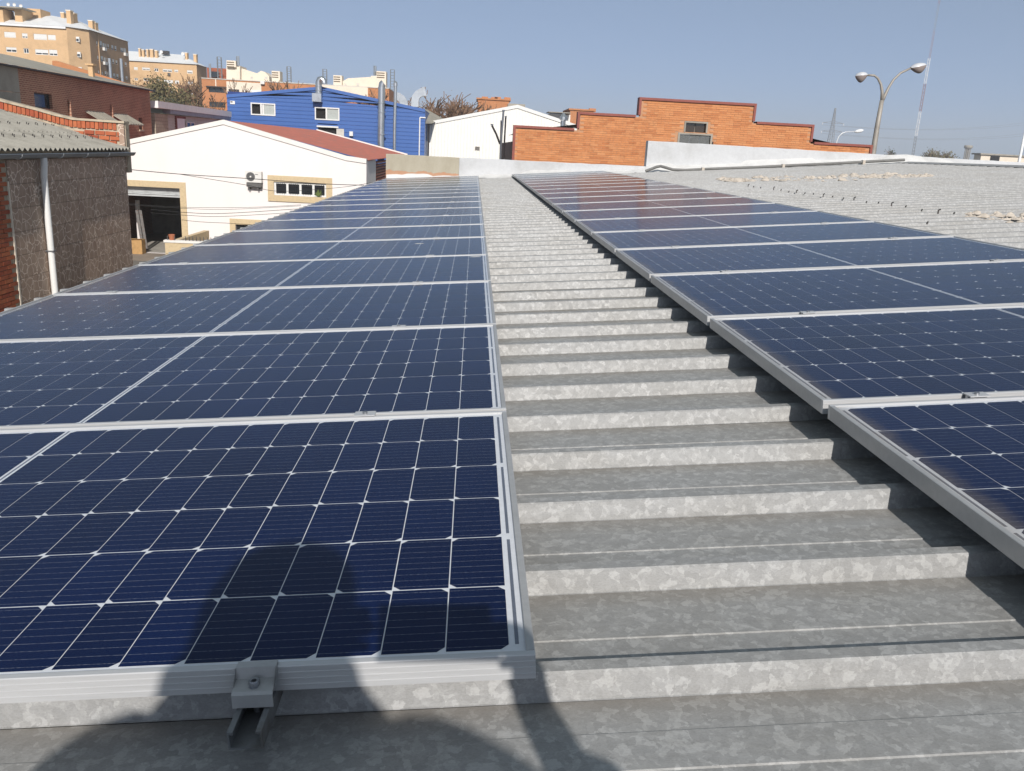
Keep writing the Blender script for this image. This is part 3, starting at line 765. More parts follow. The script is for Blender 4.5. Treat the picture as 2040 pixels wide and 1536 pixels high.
for r, (u0, u1) in enumerate(((18, 240), (130, 241), (170, 241), (196, 242))):
    u = u0
    while u < u1-6:
        du = min(rnd.uniform(19, 24), u1-u); vt = topz(u)+21+r*9.2; vt2 = topz(u+du)+21+r*9.2
        if r < 2 and u < 150: vt += 3; vt2 += 3
        if rnd.random() > (.35 if r == 0 and u < 130 else .1):
            a, b, c, d = at(u, vt, DF), at(u+du-2, vt2, DF), at(u+du-2, vt2+7.4, DF), at(u, vt+7.4, DF)
            g = G(); y_ = TYF+rnd.uniform(-.01, .005); g.prism([(p.x, y_, p.z) for p in (a, b, c, d)], (0, .1, 0)); g.build('brick', MAT['brick_piece'], fwl)
        u += du
p0, p1 = at(235, 247, DF), at(249, 300, DF)
g = G(); g.box(p0.x+.02, p1.x+.02, TYF-.035, TYF+.25, -.2, p0.z); g.build('end_post', MAT['tile'], fwl)

# ------------------------------------------------------------------ dark brick building farther left
BX = -19.5
bb = empty('brick_building', (BX, 40, GZ), 'long dark red brick building with grey fibre roof at the left edge', 'building')
yA, yB = atx(38, 170, BX).y, atx(299, 200, BX).y
zT = atx(170, 157, BX).z
wr = rect_x(69, 186, 104, 216, BX)
sl_ = rect_x(277, 235, 284, 258, BX)
wall(bb, 'wall', MAT['brick_dark'], 'x', BX, yA, yB, GZ, zT, [wr, sl_], .25)
g = G(); g.box(BX-14, BX-.3, yB-.3, yB, GZ, zT-.05); g.build('wall', MAT['brick_dark'], bb)
window(bb, 'x', BX, wr, n=1, frame=MAT['black_metal'], rec=.16)
g = G(); abox(g, 'x', BX, sl_[0], sl_[1], sl_[2], sl_[3], .18, .2); g.build('vent_slot', MAT['dark'], bb)
g = G(); abox(g, 'x', BX, sl_[0]-.05, sl_[1]+.05, sl_[2]-.1, sl_[2]-.004, -.06, .2); g.build('sill', MAT['mortar'], bb)
for i, (z0, z1) in enumerate(((GZ, zT-1.05), (zT-1.03, zT-.02))):
    g = G(); g.box(BX-.2, BX+.01, yA-16, yA-.003, z0, z1); g.build('concrete_panel', MAT['concrete'], bb)
for u in (135, 219):             # rain pipes
    y = atx(u, 190, BX).y; g = G(); g.tube([(BX+.06, y, zT-1.1), (BX+.06, y, GZ)], .06, 6); g.build('rain_pipe', MAT['brick_dark'], bb)
# roof: rises away to the left
g = G(); n = 60
for j, (dx, dz) in enumerate(((.25, .02), (-7.5, 1.45))):
    for i in range(n+1):
        y = yA-16+(yB+.3-yA+16)*i/n; g.v.append((BX+dx, y, zT+dz))
for i in range(n): g.f.append([i, i+1, n+2+i, n+1+i]); g.m.append(0)
g.build('roof', MAT['fibre_far'], bb)
g = G(); g.box(BX-.3, BX+.27, yA-16, yB+.3, zT-.05, zT+.012); g.build('eaves', MAT['black_metal'], bb)
# brick verge of the next gable behind
g = G(); pts_ = [(104, 121), (112, 121), (250, 165), (299, 178), (299, 184), (104, 130)]
DV = 58
poly = [at(u, v, DV) for u, v in pts_]; g.prism(poly, (0, .4, 0)); g.build('verge', MAT['brick_far'], bb)
g = G(); p = at(180, 140, 50); g.box(p.x-.12, p.x+.12, p.y, p.y+.25, p.z-1.4, p.z+.25); g.box(p.x-.22, p.x+.22, p.y-.1, p.y+.35, p.z+.25, p.z+.34); g.build('vent_stack', MAT['brick_apt'], bb)
# little lean-to canopies on the brick wall
for u0, u1, v0, v1, lab in ((171, 207, 221, 240, 'corrugated'), (222, 253, 226, 240, 'flat')):
    yy0, yy1 = atx(u0, 230, BX).y, atx(u1, 230, BX).y; za = atx(u0, v0, BX).z; g = G(); k = 12
    for i in range(k):
        a, b = yy0+(yy1-yy0)*i/k, yy0+(yy1-yy0)*(i+1)/k; h = .03*(i % 2)
        g.hexa([(BX, a, za-.05+h), (BX+.9, a, za-.55+h), (BX+.9, b, za-.55+h), (BX, b, za-.05+h), (BX, a, za+h), (BX+.9, a, za-.5+h), (BX+.9, b, za-.5+h), (BX, b, za+h)])
    g.build('canopy', MAT['fibre_far'], bb)

# ------------------------------------------------------------------ grey shed behind it
gs = empty('slatted_shed', (BX, 55, GZ), 'low shed with grey slatted wall and pale roof edge behind the white gable', 'shed')
y0_, y1_ = yB+.6, atx(453, 245, BX).y
zS = atx(302, 211, BX).z - .05
g = G(); g.box(BX-.25, BX+.02, y0_, y0_+2.2, GZ, zS-.35); g.build('block_pier', brick_mat('pale_block', (.45, .39, .29), (.40, .34, .25), (.30, .26, .2), .4, .2, .02, 'y', .1), gs)
dw = rect_x(351, 236, 367, 262, BX)
g = G(); nsl = 30
for i in range(nsl):
    z = zS-.50-i*.17
    g.hexa([(BX-.1, y0_+2.25, z), (BX, y0_+2.25, z), (BX, y1_, z), (BX-.1, y1_, z), (BX-.1, y0_+2.25, z+.165), (BX-.035, y0_+2.25, z+.165), (BX-.035, y1_, z+.165), (BX-.1, y1_, z+.165)])
    g.build('slat', MAT['roof_side'], gs); g = G()
g.box(BX-9, BX+.35, y0_-.3, y1_, zS-.04, zS+.36); g.build('roof', MAT['roof_white'], gs)
g = G(); g.box(BX-.2, BX+.28, y0_+2.0, y1_, zS-.30, zS-.045); g.build('fascia', M('blue_grey_fascia', (.30, .35, .41), .6), gs)
g = G(); abox(g, 'x', BX, dw[0], dw[1], dw[2], dw[3], -.05, .05); dd = g.build('shed_door', MAT['pvc'], gs)
g = G(); abox(g, 'x', BX, dw[0]-.15, dw[1]+.15, dw[3], dw[3]+.15, -.08, .05); abox(g, 'x', BX, dw[0]-.15, dw[0], dw[2], dw[3], -.08, .05); g.build('door_frame', M('oxide_red', (.22, .07, .05), .7), dd)
w2 = rect_x(370, 243, 386, 256, BX); window(gs, 'x', BX+.1, w2, n=2, rec=.04)

# ------------------------------------------------------------------ white workshop with garage
DW = 44.0; YW = DW+YC
wh = empty('white_workshop', (at(445, 240, DW).x, YW, GZ), 'white rendered workshop with gable, open garage and red roof', 'building')
apx = at(445, 241, DW); eL = at(150, 303, DW); eR1 = at(690, 313, DW); eR = at(730, 319, DW)
zb_ = GZ; zsq = min(eL.z, eR.z)-.02
gd = rect_y(216, 372, 361, 486, DW); gd = (gd[0], gd[1], GZ+.02, gd[3])
wn_ = rect_y(546, 364, 650, 391, DW); wl_ = rect_y(470, 449, 560, 480, DW)
wall(wh, 'wall', MAT['render_white'], 'y', YW, eL.x, eR.x, GZ, zsq, [gd, wn_, wl_], .22)
g = G(); gp = [Vector((eL.x, YW, zsq)), Vector((eR.x, YW, zsq)), Vector((eR.x, YW, eR.z)), Vector((eR1.x, YW, eR1.z)), Vector((apx.x, YW, apx.z)), Vector((eL.x, YW, eL.z))]
g.add(gp, [(0, 1, 2, 3, 4, 5)]); g.build('gable', MAT['render_white'], wh)
g = G(); BK = 25.0
for p, q in ((eL, apx), (apx, eR1), (eR1, eR)):
    o_ = .02
    g.hexa([(p.x, YW-.06, p.z-.16), (q.x, YW-.06, q.z-.16), (q.x, YW+.3, q.z-.16), (p.x, YW+.3, p.z-.16), (p.x, YW-.06, p.z+.06), (q.x, YW-.06, q.z+.06), (q.x, YW+.3, q.z+.06), (p.x, YW+.3, p.z+.06)])
g.build('verge', MAT['render_trim'], wh)
# ribbed red roof, right slope and left slope
for p, q, nm in ((apx, eR, 'roof'), (eL, apx, 'roof')):
    g = G(); nrib = 84
    for i in range(nrib+1):
        y = YW+.3+BK*i/nrib; h = .05 if i % 2 else 0
        g.v += [(p.x, y, p.z+.0+h), (q.x+(.1 if q is eR else 0), y, q.z-.02+h)]
    for i in range(nrib): g.f.append([2*i, 2*i+1, 2*i+3, 2*i+2]); g.m.append(0)
    g.build('roof', MAT['red_roof'], wh)
g = G(); q = eR
g.hexa([(apx.x, YW+BK+.3, apx.z-.1), (eR.x+.1, YW+BK+.3, eR.z-.1), (eR.x+.1, YW+BK+.6, eR.z-.1), (apx.x, YW+BK+.6, apx.z-.1), (apx.x, YW+BK+.3, apx.z+.12), (eR.x+.1, YW+BK+.3, eR.z+.12), (eR.x+.1, YW+BK+.6, eR.z+.12), (apx.x, YW+BK+.6, apx.z+.12)])
g.build('verge', MAT['render_trim'], wh)
# right flank: pale pier then brown louvres
ya = atx(749, 330, eR.x).y
g = G(); g.box(eR.x-.25, eR.x-.005, YW+.01, ya, GZ, eR.z-.05); g.build('wall', MAT['render_white'], wh)
lv = empty('louvre', (0, 0, 0)); lv.parent = wh; lv.location = (0, 0, 0); ORG[lv] = ORG[wh]
m_lv = M('brown_louvre', (.30, .085, .045), .7)
for i in range(34):
    z = eR.z-.2-i*.16; g = G()
    g.hexa([(eR.x-.12, ya+.02, z), (eR.x-.01, ya+.02, z-.05), (eR.x-.01, YW+BK, z-.05), (eR.x-.12, YW+BK, z), (eR.x-.12, ya+.02, z+.06), (eR.x-.01, ya+.02, z+.01), (eR.x-.01, YW+BK, z+.01), (eR.x-.12, YW+BK, z+.06)])
    g.build('louvre_blade', m_lv, lv)
# garage opening: surround, interior, rolled door
def surround(r, w, name='surround', bottom=True, proud=.05):
    g = G(); a0, a1, b0, b1 = r
    abox(g, 'y', YW, a0-w, a1+w, b1+.003, b1+w, -proud, -.003)
    abox(g, 'y', YW, a0-w, a0-.003, b0, b1+.003, -proud, -.003); abox(g, 'y', YW, a1+.003, a1+w, b0, b1+.003, -proud, -.003)
    if bottom: abox(g, 'y', YW, a0-w, a1+w, b0-w, b0, -proud-.02, -.003)
    return g.build(name, MAT['beige'], wh)
surround(gd, .30, bottom=False); surround(wn_, .30); surround(wl_, .28)
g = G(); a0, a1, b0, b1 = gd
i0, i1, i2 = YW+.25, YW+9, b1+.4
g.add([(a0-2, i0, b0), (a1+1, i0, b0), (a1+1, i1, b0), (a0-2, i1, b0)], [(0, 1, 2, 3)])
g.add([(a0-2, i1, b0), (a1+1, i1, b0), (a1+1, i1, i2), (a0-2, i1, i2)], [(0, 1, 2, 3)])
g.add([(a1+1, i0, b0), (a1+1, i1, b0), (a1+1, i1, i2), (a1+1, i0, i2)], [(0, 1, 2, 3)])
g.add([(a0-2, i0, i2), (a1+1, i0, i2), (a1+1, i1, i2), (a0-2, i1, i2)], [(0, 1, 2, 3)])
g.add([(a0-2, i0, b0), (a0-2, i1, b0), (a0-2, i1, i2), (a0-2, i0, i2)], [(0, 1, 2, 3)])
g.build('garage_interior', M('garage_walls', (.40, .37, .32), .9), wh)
g = G()
for i in range(5): abox(g, 'y', YW, a0+.02, a1-.04, b1-.08-.075*i, b1-.01-.075*i, .25+.02*i, .32+.02*i)
abox(g, 'y', YW, a0+.02, a1-.04, b1-.47, b1-.40, .22, .36)
g.build('rolled_door', M('grey_roller_door', (.55, .57, .57), .45, .2), wh)
x_ = at(276, 440, DW+3).x
g = G(); g.tube([(x_, YW+3, b0), (x_, YW+3, b1-.9)], .12, 8); g.build('inner_column', MAT['render_white'], wh)
# windows of the workshop: six lights with bars
w = window(wh, 'y', YW, wn_, n=4, fw=.09, rec=.08)
a0, a1, b0, b1 = wn_
for i in range(4):
    g = G(); c0 = a0+(a1-a0)*i/4+.1; c1 = a0+(a1-a0)*(i+1)/4-.1
    for k in range(5):
        x = c0+(c1-c0)*(k+.5)/5; g.tube([(x, YW+.03, b0+.06), (x, YW+.03, b1-.06)], .012, 4, False)
    for z in (b0+.2, b1-.2): g.tube([(c0, YW+.03, z), (c1, YW+.03, z)], .012, 4, False)
    g.build('window_bars', MAT['black_metal'], w)
window(wh, 'y', YW, wl_, n=2, rec=.14, frame=MAT['black_metal'])
# plant behind the right-hand light
pp = at(635, 383, DW-.1); g = G()
for i in range(60):
    a = rnd.uniform(0, 6.28); l = rnd.uniform(.1, .32); e_ = rnd.uniform(.3, 1.3); q = Vector((pp.x, YW-.10, b0+.02))
    t_ = q+Vector((math.cos(a)*math.cos(e_)*l, math.sin(a)*math.cos(e_)*l*.25, math.sin(e_)*l*1.5)); s_ = Vector((.02, 0, 0.01))
    g.add([q, (q+t_)/2+s_, t_, (q+t_)/2-s_], [(0, 1, 2, 3)])
tag(g.build('window_plant', MAT['plant']), 'small spiky green plant on the barred window sill of the white workshop', 'plant')
# air conditioner
r = rect_y(492, 341, 524, 363, DW)
ac = empty('air_conditioner', ((r[0]+r[1])/2, YW-.35, r[2]), 'white outdoor air conditioning unit on the white gable wall', 'air conditioner')
g = G(); g.box(r[0], r[1], YW-.36, YW-.06, r[2], r[3]); g.build('casing', MAT['ac_white'], ac)
cx_, cz_, cr_ = r[0]+(r[1]-r[0])*.34, (r[2]+r[3])/2+.01, (r[3]-r[2])*.40
g = G(); g.tube([(cx_, YW-.362, cz_), (cx_, YW-.375, cz_)], cr_, 20); fan = g.build('fan_grille', MAT['ac_grille'], ac)
for rr in (.35, .6, .85):
    g = G(); g.tube([(cx_+cr_*rr*math.cos(a), YW-.38, cz_+cr_*rr*math.sin(a)) for a in [2*math.pi*k/16 for k in range(17)]], .008, 4, False); g.build('grille_ring', MAT['steel'], fan)
g = G(); g.tube([(cx_, YW-.376, cz_), (cx_, YW-.386, cz_)], cr_*.2, 10); g.build('fan_hub', MAT['ac_white'], fan)
g = G(); g.box(r[0]+.62*(r[1]-r[0]), r[0]+.8*(r[1]-r[0]), YW-.3625, YW-.3605, r[3]-.16, r[3]-.13); g.build('maker_plate', MAT['ac_grille'], ac)
g = G(); g.box(r[0]+.05, r[1]-.02, YW-.34, YW-.0, r[2]-.22, r[2]-.03)
for x in (r[0]+.15, r[1]-.2): g.box(x-.03, x+.03, YW-.3, YW, r[2]-.33, r[2]-.221)
g.build('bracket', MAT['ac_grille'], ac)
# forecourt: low wall, pickets, boxes, boards
DG = 37.6; lw = at(328, 478, DG); lwr = at(520, 487, DG)
lo = empty('low_wall', (lw.x, lw.y, GZ), 'low cream forecourt wall with white cap and iron pickets', 'wall')
g = G(); g.box(lw.x, lwr.x, lw.y, lw.y+.25, GZ, lw.z-.1); g.box(lw.x, lw.x+.25, lw.y+.251, lw.y+5.5, GZ, lw.z-.1); g.build('wall', MAT['beige'], lo)
g = G(); g.box(lw.x-.04, lwr.x, lw.y-.04, lw.y+.29, lw.z-.098, lw.z); g.build('cap', MAT['render_trim'], lo)
for i in range(24):
    x = lw.x+.08+i*.155; g = G()
    if 3 <= i <= 4: continue
    g.tube([(x, lw.y+.12, lw.z-.01), (x, lw.y+.12, lw.z+.12), (x, lw.y+.12, lw.z+.2)], [.022, .022, .006], 5); g.build('picket', MAT['steel_dark'], lo)
p = at(338, 474, DG-.0)
g = G(); g.lathe((p.x+.05, lw.y+.12, lw.z), [(.0, 0), (.10, 0), (.14, .24), (.12, .24), (.10, .05)], 12); tag(g.build('flower_pot', MAT['pot']), 'small terracotta pot standing on the low cream wall', 'flower pot')
p = at(268, 484, DW-.6); g = G(); g.box(p.x-.35, p.x+.35, p.y, p.y+.5, GZ+.01, GZ+.72); cb_ = tag(g.build('cardboard_box', MAT['wood']), 'brown box standing at the left side of the garage opening', 'box')
g = G(); g.hexa([(p.x-.36, p.y-.1, GZ+.74), (p.x+.4, p.y-.1, GZ+.78), (p.x+.4, p.y+.02, GZ+.72), (p.x-.36, p.y+.02, GZ+.72), (p.x-.36, p.y-.1, GZ+.76), (p.x+.4, p.y-.1, GZ+.8), (p.x+.4, p.y+.02, GZ+.74), (p.x-.36, p.y+.02, GZ+.74)]); g.build('flap', MAT['wood'], cb_)
for du, lab in ((280, 'left'), (287, 'right')):
    a, b = at(du+4, 480, DW+.9), at(du-6, 445, DW+1.5); g = G(); s_ = .07
    g.hexa([(a.x-s_, a.y, GZ+.02), (a.x+s_, a.y, GZ+.02), (a.x+s_, a.y+.05, GZ+.02), (a.x-s_, a.y+.05, GZ+.02), (b.x-s_, b.y, GZ+2.0), (b.x+s_, b.y, GZ+2.0), (b.x+s_, b.y+.05, GZ+2.0), (b.x-s_, b.y+.05, GZ+2.0)])
    tag(g.build('leaning_board', MAT['steel_dark']), '%s of the two grey boards leaning inside the garage' % lab, 'board')
g = G(); ga = at(265, 487, DW); gb = at(520, 487, DW)
g.add([(ga.x-3, YW-2.9, GZ+.012), (gb.x, YW-2.9, GZ+.012), (gb.x, YW+.1, GZ+.012), (ga.x-3, YW+.1, GZ+.012)], [(0, 1, 2, 3)])
tag(g.build('pavement', M('concrete_apron', (.27, .225, .18), .9, 0, .15, .7)), kind='structure')

# wires across the yard
def wire(pts, label, r=.016, sub=6, name='overhead_wire'):
    r *= .7
    P = [at(u, v, D) for u, v, D in pts]; g = G(); out = []
    for i in range(len(P)-1):
        p0, p1, p2, p3 = P[max(i-1, 0)], P[i], P[i+1], P[min(i+2, len(P)-1)]
        for k in range(sub):
            t = k/sub
            out.append(.5*((2*p1)+(-p0+p2)*t+(2*p0-5*p1+4*p2-p3)*t*t+(-p0+3*p1-3*p2+p3)*t**3))
    out.append(P[-1]); g.tube(out, r, 5)
    return tag(g.build(name, MAT['wire'], smooth=True), label, 'wire', 'wires across the yard')
wire([(240, 336, 30), (360, 347, 31), (500, 356, 32), (640, 366, 33), (725, 369, 34)], 'topmost dark wire across the white gable, passing the air conditioner', .018)
wire([(358, 347, 31), (420, 357, 32), (493, 369, 34), (560, 381, 36), (690, 372, 37), (773, 357, 38)], 'dark wire dipping below the air conditioner and rising towards the parapet', .013)
wire([(240, 405, 33), (372, 413, 34), (500, 413, 35), (600, 408, 36)], 'upper wire of the four that sag across the garage opening', .011)
wire([(240, 407, 33.5), (372, 415.5, 34.5), (460, 417, 35), (600, 410, 36)], 'second wire from the top across the garage opening', .011)
wire([(300, 417, 33), (372, 423.5, 34), (450, 425, 35), (610, 415, 37)], 'third wire from the top across the garage opening', .015)
wire([(300, 424, 33), (372, 429, 34), (450, 431, 35), (620, 421, 37)], 'lowest of the four wires that sag across the garage opening', .013)
wire([(362, 438, 34), (400, 442, 34.5), (460, 445, 35), (520, 449, 36)], 'short low wire across the white wall right of the garage', .013)

# ------------------------------------------------------------------ blue workshop
DB = 72.0; YB = DB+YC
bl_ = empty('blue_workshop', (at(640, 240, DB).x, YB, GZ), 'blue metal clad workshop with low gable and silver exhaust ducts', 'building')
bA, bP, bE = at(452, 190, DB), at(640, 174, DB), at(847, 219, DB)
w1 = rect_y(500, 205.5, 549, 230, DB); w2 = rect_y(627.5, 214, 676.5, 239.5, DB); w3 = rect_y(634, 254, 672, 276, DB)
def gtop(x):
    if x < bP.x: return bA.z+(bP.z-bA.z)*(x-bA.x)/(bP.x-bA.x)
    return bP.z+(bE.z-bP.z)*(x-bP.x)/(bE.x-bP.x)
BH = .30                          # height of one siding board
nrow = int((bP.z-GZ)/BH)+1
for r in range(nrow):
    z0, z1 = GZ+r*BH, GZ+(r+1)*BH
    if z1 < -1.5: continue
    xa, xb = bA.x, bE.x
    zm = z0+.02
    # clip to the gable
    if zm > bA.z: xa = bA.x+(bP.x-bA.x)*(zm-bA.z)/(bP.z-bA.z)
    if zm > bE.z: xb = bE.x-(bE.x-bP.x)*(zm-bE.z)/(bP.z-bE.z)
    if xb-xa < .3: continue
    segs = [(xa, xb)]
    for w in (w1, w2, w3):
        if z1 > w[2]+.01 and z0 < w[3]-.01:
            ns = []
            for s0, s1 in segs:
                if w[0] > s0 and w[1] < s1: ns += [(s0, w[0]), (w[1], s1)]
                else: ns.append((s0, s1))
            segs = ns
    for s0, s1 in segs:
        g = G()
        def zc(x, z): return min(z, gtop(x)-.01)
        def pr_(z, d): return [(s0, YB+d, zc(s0, z)), (s1, YB+d, zc(s1, z))]
        pts_ = [(z0, .0), (z0+.035, -.0), (z0+.05, -.035), (z1-.03, -.035), (z1-.002, -.0)]
        xs_ = [s0]+([bP.x] if s0 < bP.x < s1 and z1 > min(bA.z, bE.z) else [])+[s1]
        m_ = len(xs_)
        for z, d in pts_:
            for x in xs_: g.v.append((x, YB+d, zc(x, z)))
        for a in range(len(pts_)-1):
            for b in range(m_-1): g.f.append([a*m_+b, a*m_+b+1, (a+1)*m_+b+1, (a+1)*m_+b]); g.m.append(0)
        g.build('siding_board', MAT['blue'], bl_)
for p, q in ((bA, bP), (bP, bE)):
    g = G(); g.hexa([(p.x, YB-.12, p.z-.18), (q.x, YB-.12, q.z-.18), (q.x, YB+.1, q.z-.18), (p.x, YB+.1, p.z-.18), (p.x, YB-.12, p.z+.06), (q.x, YB-.12, q.z+.06), (q.x, YB+.1, q.z+.06), (p.x, YB+.1, p.z+.06)]); g.build('verge', MAT['blue'], bl_)
    g = G(); g.add([(p.x, YB+.1, p.z), (q.x, YB+.1, q.z), (q.x, YB+22, q.z), (p.x, YB+22, p.z)], [(0, 1, 2, 3)]); g.build('roof', MAT['roof_side'], bl_)
g = G(); g.box(bE.x-.1, bE.x, YB+.11, YB+22, GZ, bE.z-.02); g.box(bA.x, bA.x+.1, YB+.11, YB+22, GZ, bA.z-.02); g.build('wall', MAT['blue'], bl_)
p = at(453, 182, DB+4); g = G(); g.box(p.x, p.x+2.6, p.y, p.y+4, bA.z-.5, p.z); g.build('roof_upstand', MAT['blue_dark'], bl_)
for i, w in enumerate((w1, w2, w3)):
    g = G(); abox(g, 'y', YB, w[0]-.06, w[1]+.06, w[2]-.06, w[3]+.06, .22, .26); g.build('dark_recess', MAT['dark'], bl_)
    g = G(); q_ = .34
    for rr_ in ((w[0]-.02, w[1]+.02, w[3], w[3]+q_), (w[0]-.02, w[1]+.02, w[2]-q_, w[2])): abox(g, 'y', YB, *rr_, -.02, .05)
    g.build('window_flashing', MAT['blue'], bl_)
    if i < 2:
        g = G(); f = .09
        abox(g, 'y', YB, w[0], w[1], w[2], w[2]+f, -.09, .08); abox(g, 'y', YB, w[0], w[1], w[3]-f, w[3], -.09, .08)
        abox(g, 'y', YB, w[0], w[0]+f, w[2]+f, w[3]-f, -.09, .08); abox(g, 'y', YB, w[1]-f, w[1], w[2]+f, w[3]-f, -.09, .08)
        mx_ = w[0]+(w[1]-w[0])*(.42 if i == 0 else .47)
        abox(g, 'y', YB, mx_-.06, mx_+.06, w[2]+f, w[3]-f, -.085, .08)
        wi = g.build('window', MAT['white_frame'], bl_)
        g = G(); abox(g, 'y', YB, mx_+.06, w[1]-f, w[2]+f, w[3]-f, 0, .02); g.build('pane', MAT['glass_frost'], wi)
        if i == 0:
            g = G(); abox(g, 'y', YB, mx_+.1, mx_+.22, w[2]+f, w[3]-f, -.05, -.01); g.build('sash_bar', MAT['white_frame'], wi)
    else:
        g = G(); abox(g, 'y', YB, w[0]-.1, w[1]+.1, w[3], w[3]+.12, -.1, .1); wi = g.build('window', MAT['white_frame'], bl_)
        g = G(); abox(g, 'y', YB, w[1]-.05, w[1]+.55, w[2]-.3, w[3]-.05, -.12, -.06); g.build('shutter', MAT['roof_side'], wi)
r = rect_y(459, 201, 468.5, 207.5, DB)
g = G(); abox(g, 'y', YB, r[0], r[1], r[2], r[3], -.09, -.06); s_ = g.build('wall_sign', MAT['white_frame'], bl_)
g = G(); abox(g, 'y', YB, r[0]+.03, r[0]+.2, r[2]+.12, r[3]-.04, -.095, -.091); g.build('sign_mark', MAT['black_metal'], s_)
r = rect_y(697, 262, 704, 271, DB); g = G(); abox(g, 'y', YB, r[0], r[1], r[2], r[3], -.3, -.06); g.build('wall_lamp', MAT['white_frame'], bl_)
g = G(); x = at(836, 270, DB).x; g.tube([(x, YB-.1, at(836, 234, DB).z), (x, YB-.1, GZ)], .05, 6); g.tube([(x, YB-.1, at(836, 234, DB).z), (x+.45, YB-.1, at(836, 234, DB).z)], .05, 6); g.build('downpipe', MAT['pvc'], bl_)
# exhaust ducts
def duct(name, pts, r, D, n=14, off=0):
    g = G(); g.tube([at(u, v, D)+Vector((0, off, 0)) for u, v in pts], r, n); return auto_smooth(g.build(name, MAT['galv_duct'], bl_), 50)
r = rect_y(625, 187, 643, 203.5, DB); g = G(); abox(g, 'y', YB, r[0], r[1], r[2], r[3], -.75, -.06); fb = g.build('fan_box', MAT['galv_duct'], bl_)
dk = duct('exhaust_duct', [(634.5, 189), (634.7, 172), (635, 163), (637, 158.5), (641, 157.5), (645, 161), (646, 167)], .25, DB-.5)
for v in (171.5, 180, 185):
    p = at(634.7, v, DB-.5); g = G(); g.tube([(p.x, p.y, p.z-.03), (p.x, p.y, p.z+.03)], .29, 14); g.build('duct_flange', MAT['galv_duct'], dk)
dk = duct('exhaust_duct', [(758.5, 312), (759, 260), (760.5, 175), (762, 167), (764, 165.5)], .28, DB-.6)
for v in (205, 223.5, 268):
    p = at(760, v, DB-.6); g = G(); g.tube([(p.x, p.y, p.z-.03), (p.x, p.y, p.z+.03)], .34, 14); g.build('duct_flange', MAT['galv_duct'], dk)
dk = duct('flue_pipe', [(785.5, 312), (786, 260), (788, 166)], .13, DB-.5)
p = at(788, 165, DB-.5); g = G(); g.lathe((p.x, p.y, p.z), [(.02, .15), (.16, .0), (.16, -.25), (.1, -.25)], 10); g.build('cowl', MAT['galv_duct'], dk)
# square bends on the roof
def sq_bend(c_pts, w, D, name, hood):
    g = G(); P = [at(u, v, D) for u, v in c_pts]; ring = []
    for i, p in enumerate(P):
        t = P[min(i+1, len(P)-1)]-P[max(i-1, 0)]; t.y = 0; t.normalize(); nrm = Vector((-t.z, 0, t.x)); k = w*(1.25 if hood and i == len(P)-1 else 1)
        ring.append([p+nrm*k/2+Vector((0, -w*.5, 0)), p-nrm*k/2+Vector((0, -w*.5, 0)), p-nrm*k/2+Vector((0, w*.5, 0)), p+nrm*k/2+Vector((0, w*.5, 0))])
    for rg in ring: g.v += [tuple(q) for q in rg]
    for i in range(len(P)-1):
        for k in range(4): g.f.append([i*4+k, i*4+(k+1) % 4, i*4+4+(k+1) % 4, i*4+4+k]); g.m.append(0)
    o_ = g.build(name, MAT['galv_duct'], bl_)
    if hood:
        q = ring[-1]; g = G(); g.add([q[i]*.97+P[-1]*.03-((P[-1]-P[-2]).normalized()*.04) for i in range(4)], [(0, 1, 2, 3)]); g.build('duct_mouth', MAT['dark'], o_)
    return o_
sq_bend([(827, 213), (827, 202), (828.5, 194), (833, 188), (840, 184), (848, 182)], .62, DB+3, 'roof_duct', True)
sq_bend([(806, 212), (805, 204), (801, 197), (795, 193), (788, 191)], .62, DB+4, 'roof_duct', False)

# ------------------------------------------------------------------ white metal hall
DM = 75.0; YM = DM+YC
wm = empty('white_hall', (at(1000, 240, DM).x, YM, GZ), 'white sheet metal hall with low gable between blue workshop and orange brick wall', 'building')
mA, mP, mE = at(856, 243, DM), at(1031, 210, DM), at(1150, 250, DM)
nrib = 60
def mtop(x):
    return mA.z+(mP.z-mA.z)*(x-mA.x)/(mP.x-mA.x) if x < mP.x else mP.z+(mE.z-mP.z)*(x-mP.x)/(mE.x-mP.x)
ntot = 46; dx = (mE.x-mA.x)/ntot
for i in range(ntot):
    x0 = mA.x+i*dx; g = G(); xs_ = [(x0, 0), (x0+dx*.7, 0), (x0+dx*.76, -.04), (x0+dx*.94, -.04), (x0+dx, 0)]
    for x, d in xs_: g.v += [(x, YM+d, -2.2), (x, YM+d, mtop(x))]
    for k in range(4): g.f.append([2*k, 2*k+2, 2*k+3, 2*k+1]); g.m.append(0)
    g.build('wall_sheet', MAT['white_sheet'], wm)
g = G(); g.box(mA.x, mE.x, YM, YM+.2, GZ, -2.2); g.build('plinth', MAT['concrete'], wm)
for p, q in ((mA, mP), (mP, mE)):
    g = G(); g.hexa([(p.x, YM-.1, p.z-.22), (q.x, YM-.1, q.z-.22), (q.x, YM+.2, q.z-.22), (p.x, YM+.2, p.z-.22), (p.x, YM-.1, p.z+.05), (q.x, YM-.1, q.z+.05), (q.x, YM+.2, q.z+.05), (p.x, YM+.2, p.z+.05)]); g.build('verge', MAT['white_frame'], wm)
    g = G(); g.add([(p.x, YM+.2, p.z), (q.x, YM+.2, q.z), (q.x, YM+25, q.z), (p.x, YM+25, p.z)], [(0, 1, 2, 3)]); g.build('roof', MAT['roof_side'], wm)
r = rect_y(946, 292, 956, 299, DM); g = G(); abox(g, 'y', YM, r[0], r[1], r[2], r[3], -.08, .02); vf = g.build('vent', MAT['roof_side'], wm)
for i in range(4): g = G(); abox(g, 'y', YM, r[0]+.03, r[1]-.03, r[2]+.04+i*.07, r[2]+.07+i*.07, -.12, -.081); g.build('vent_blade', MAT['black_metal'], vf)
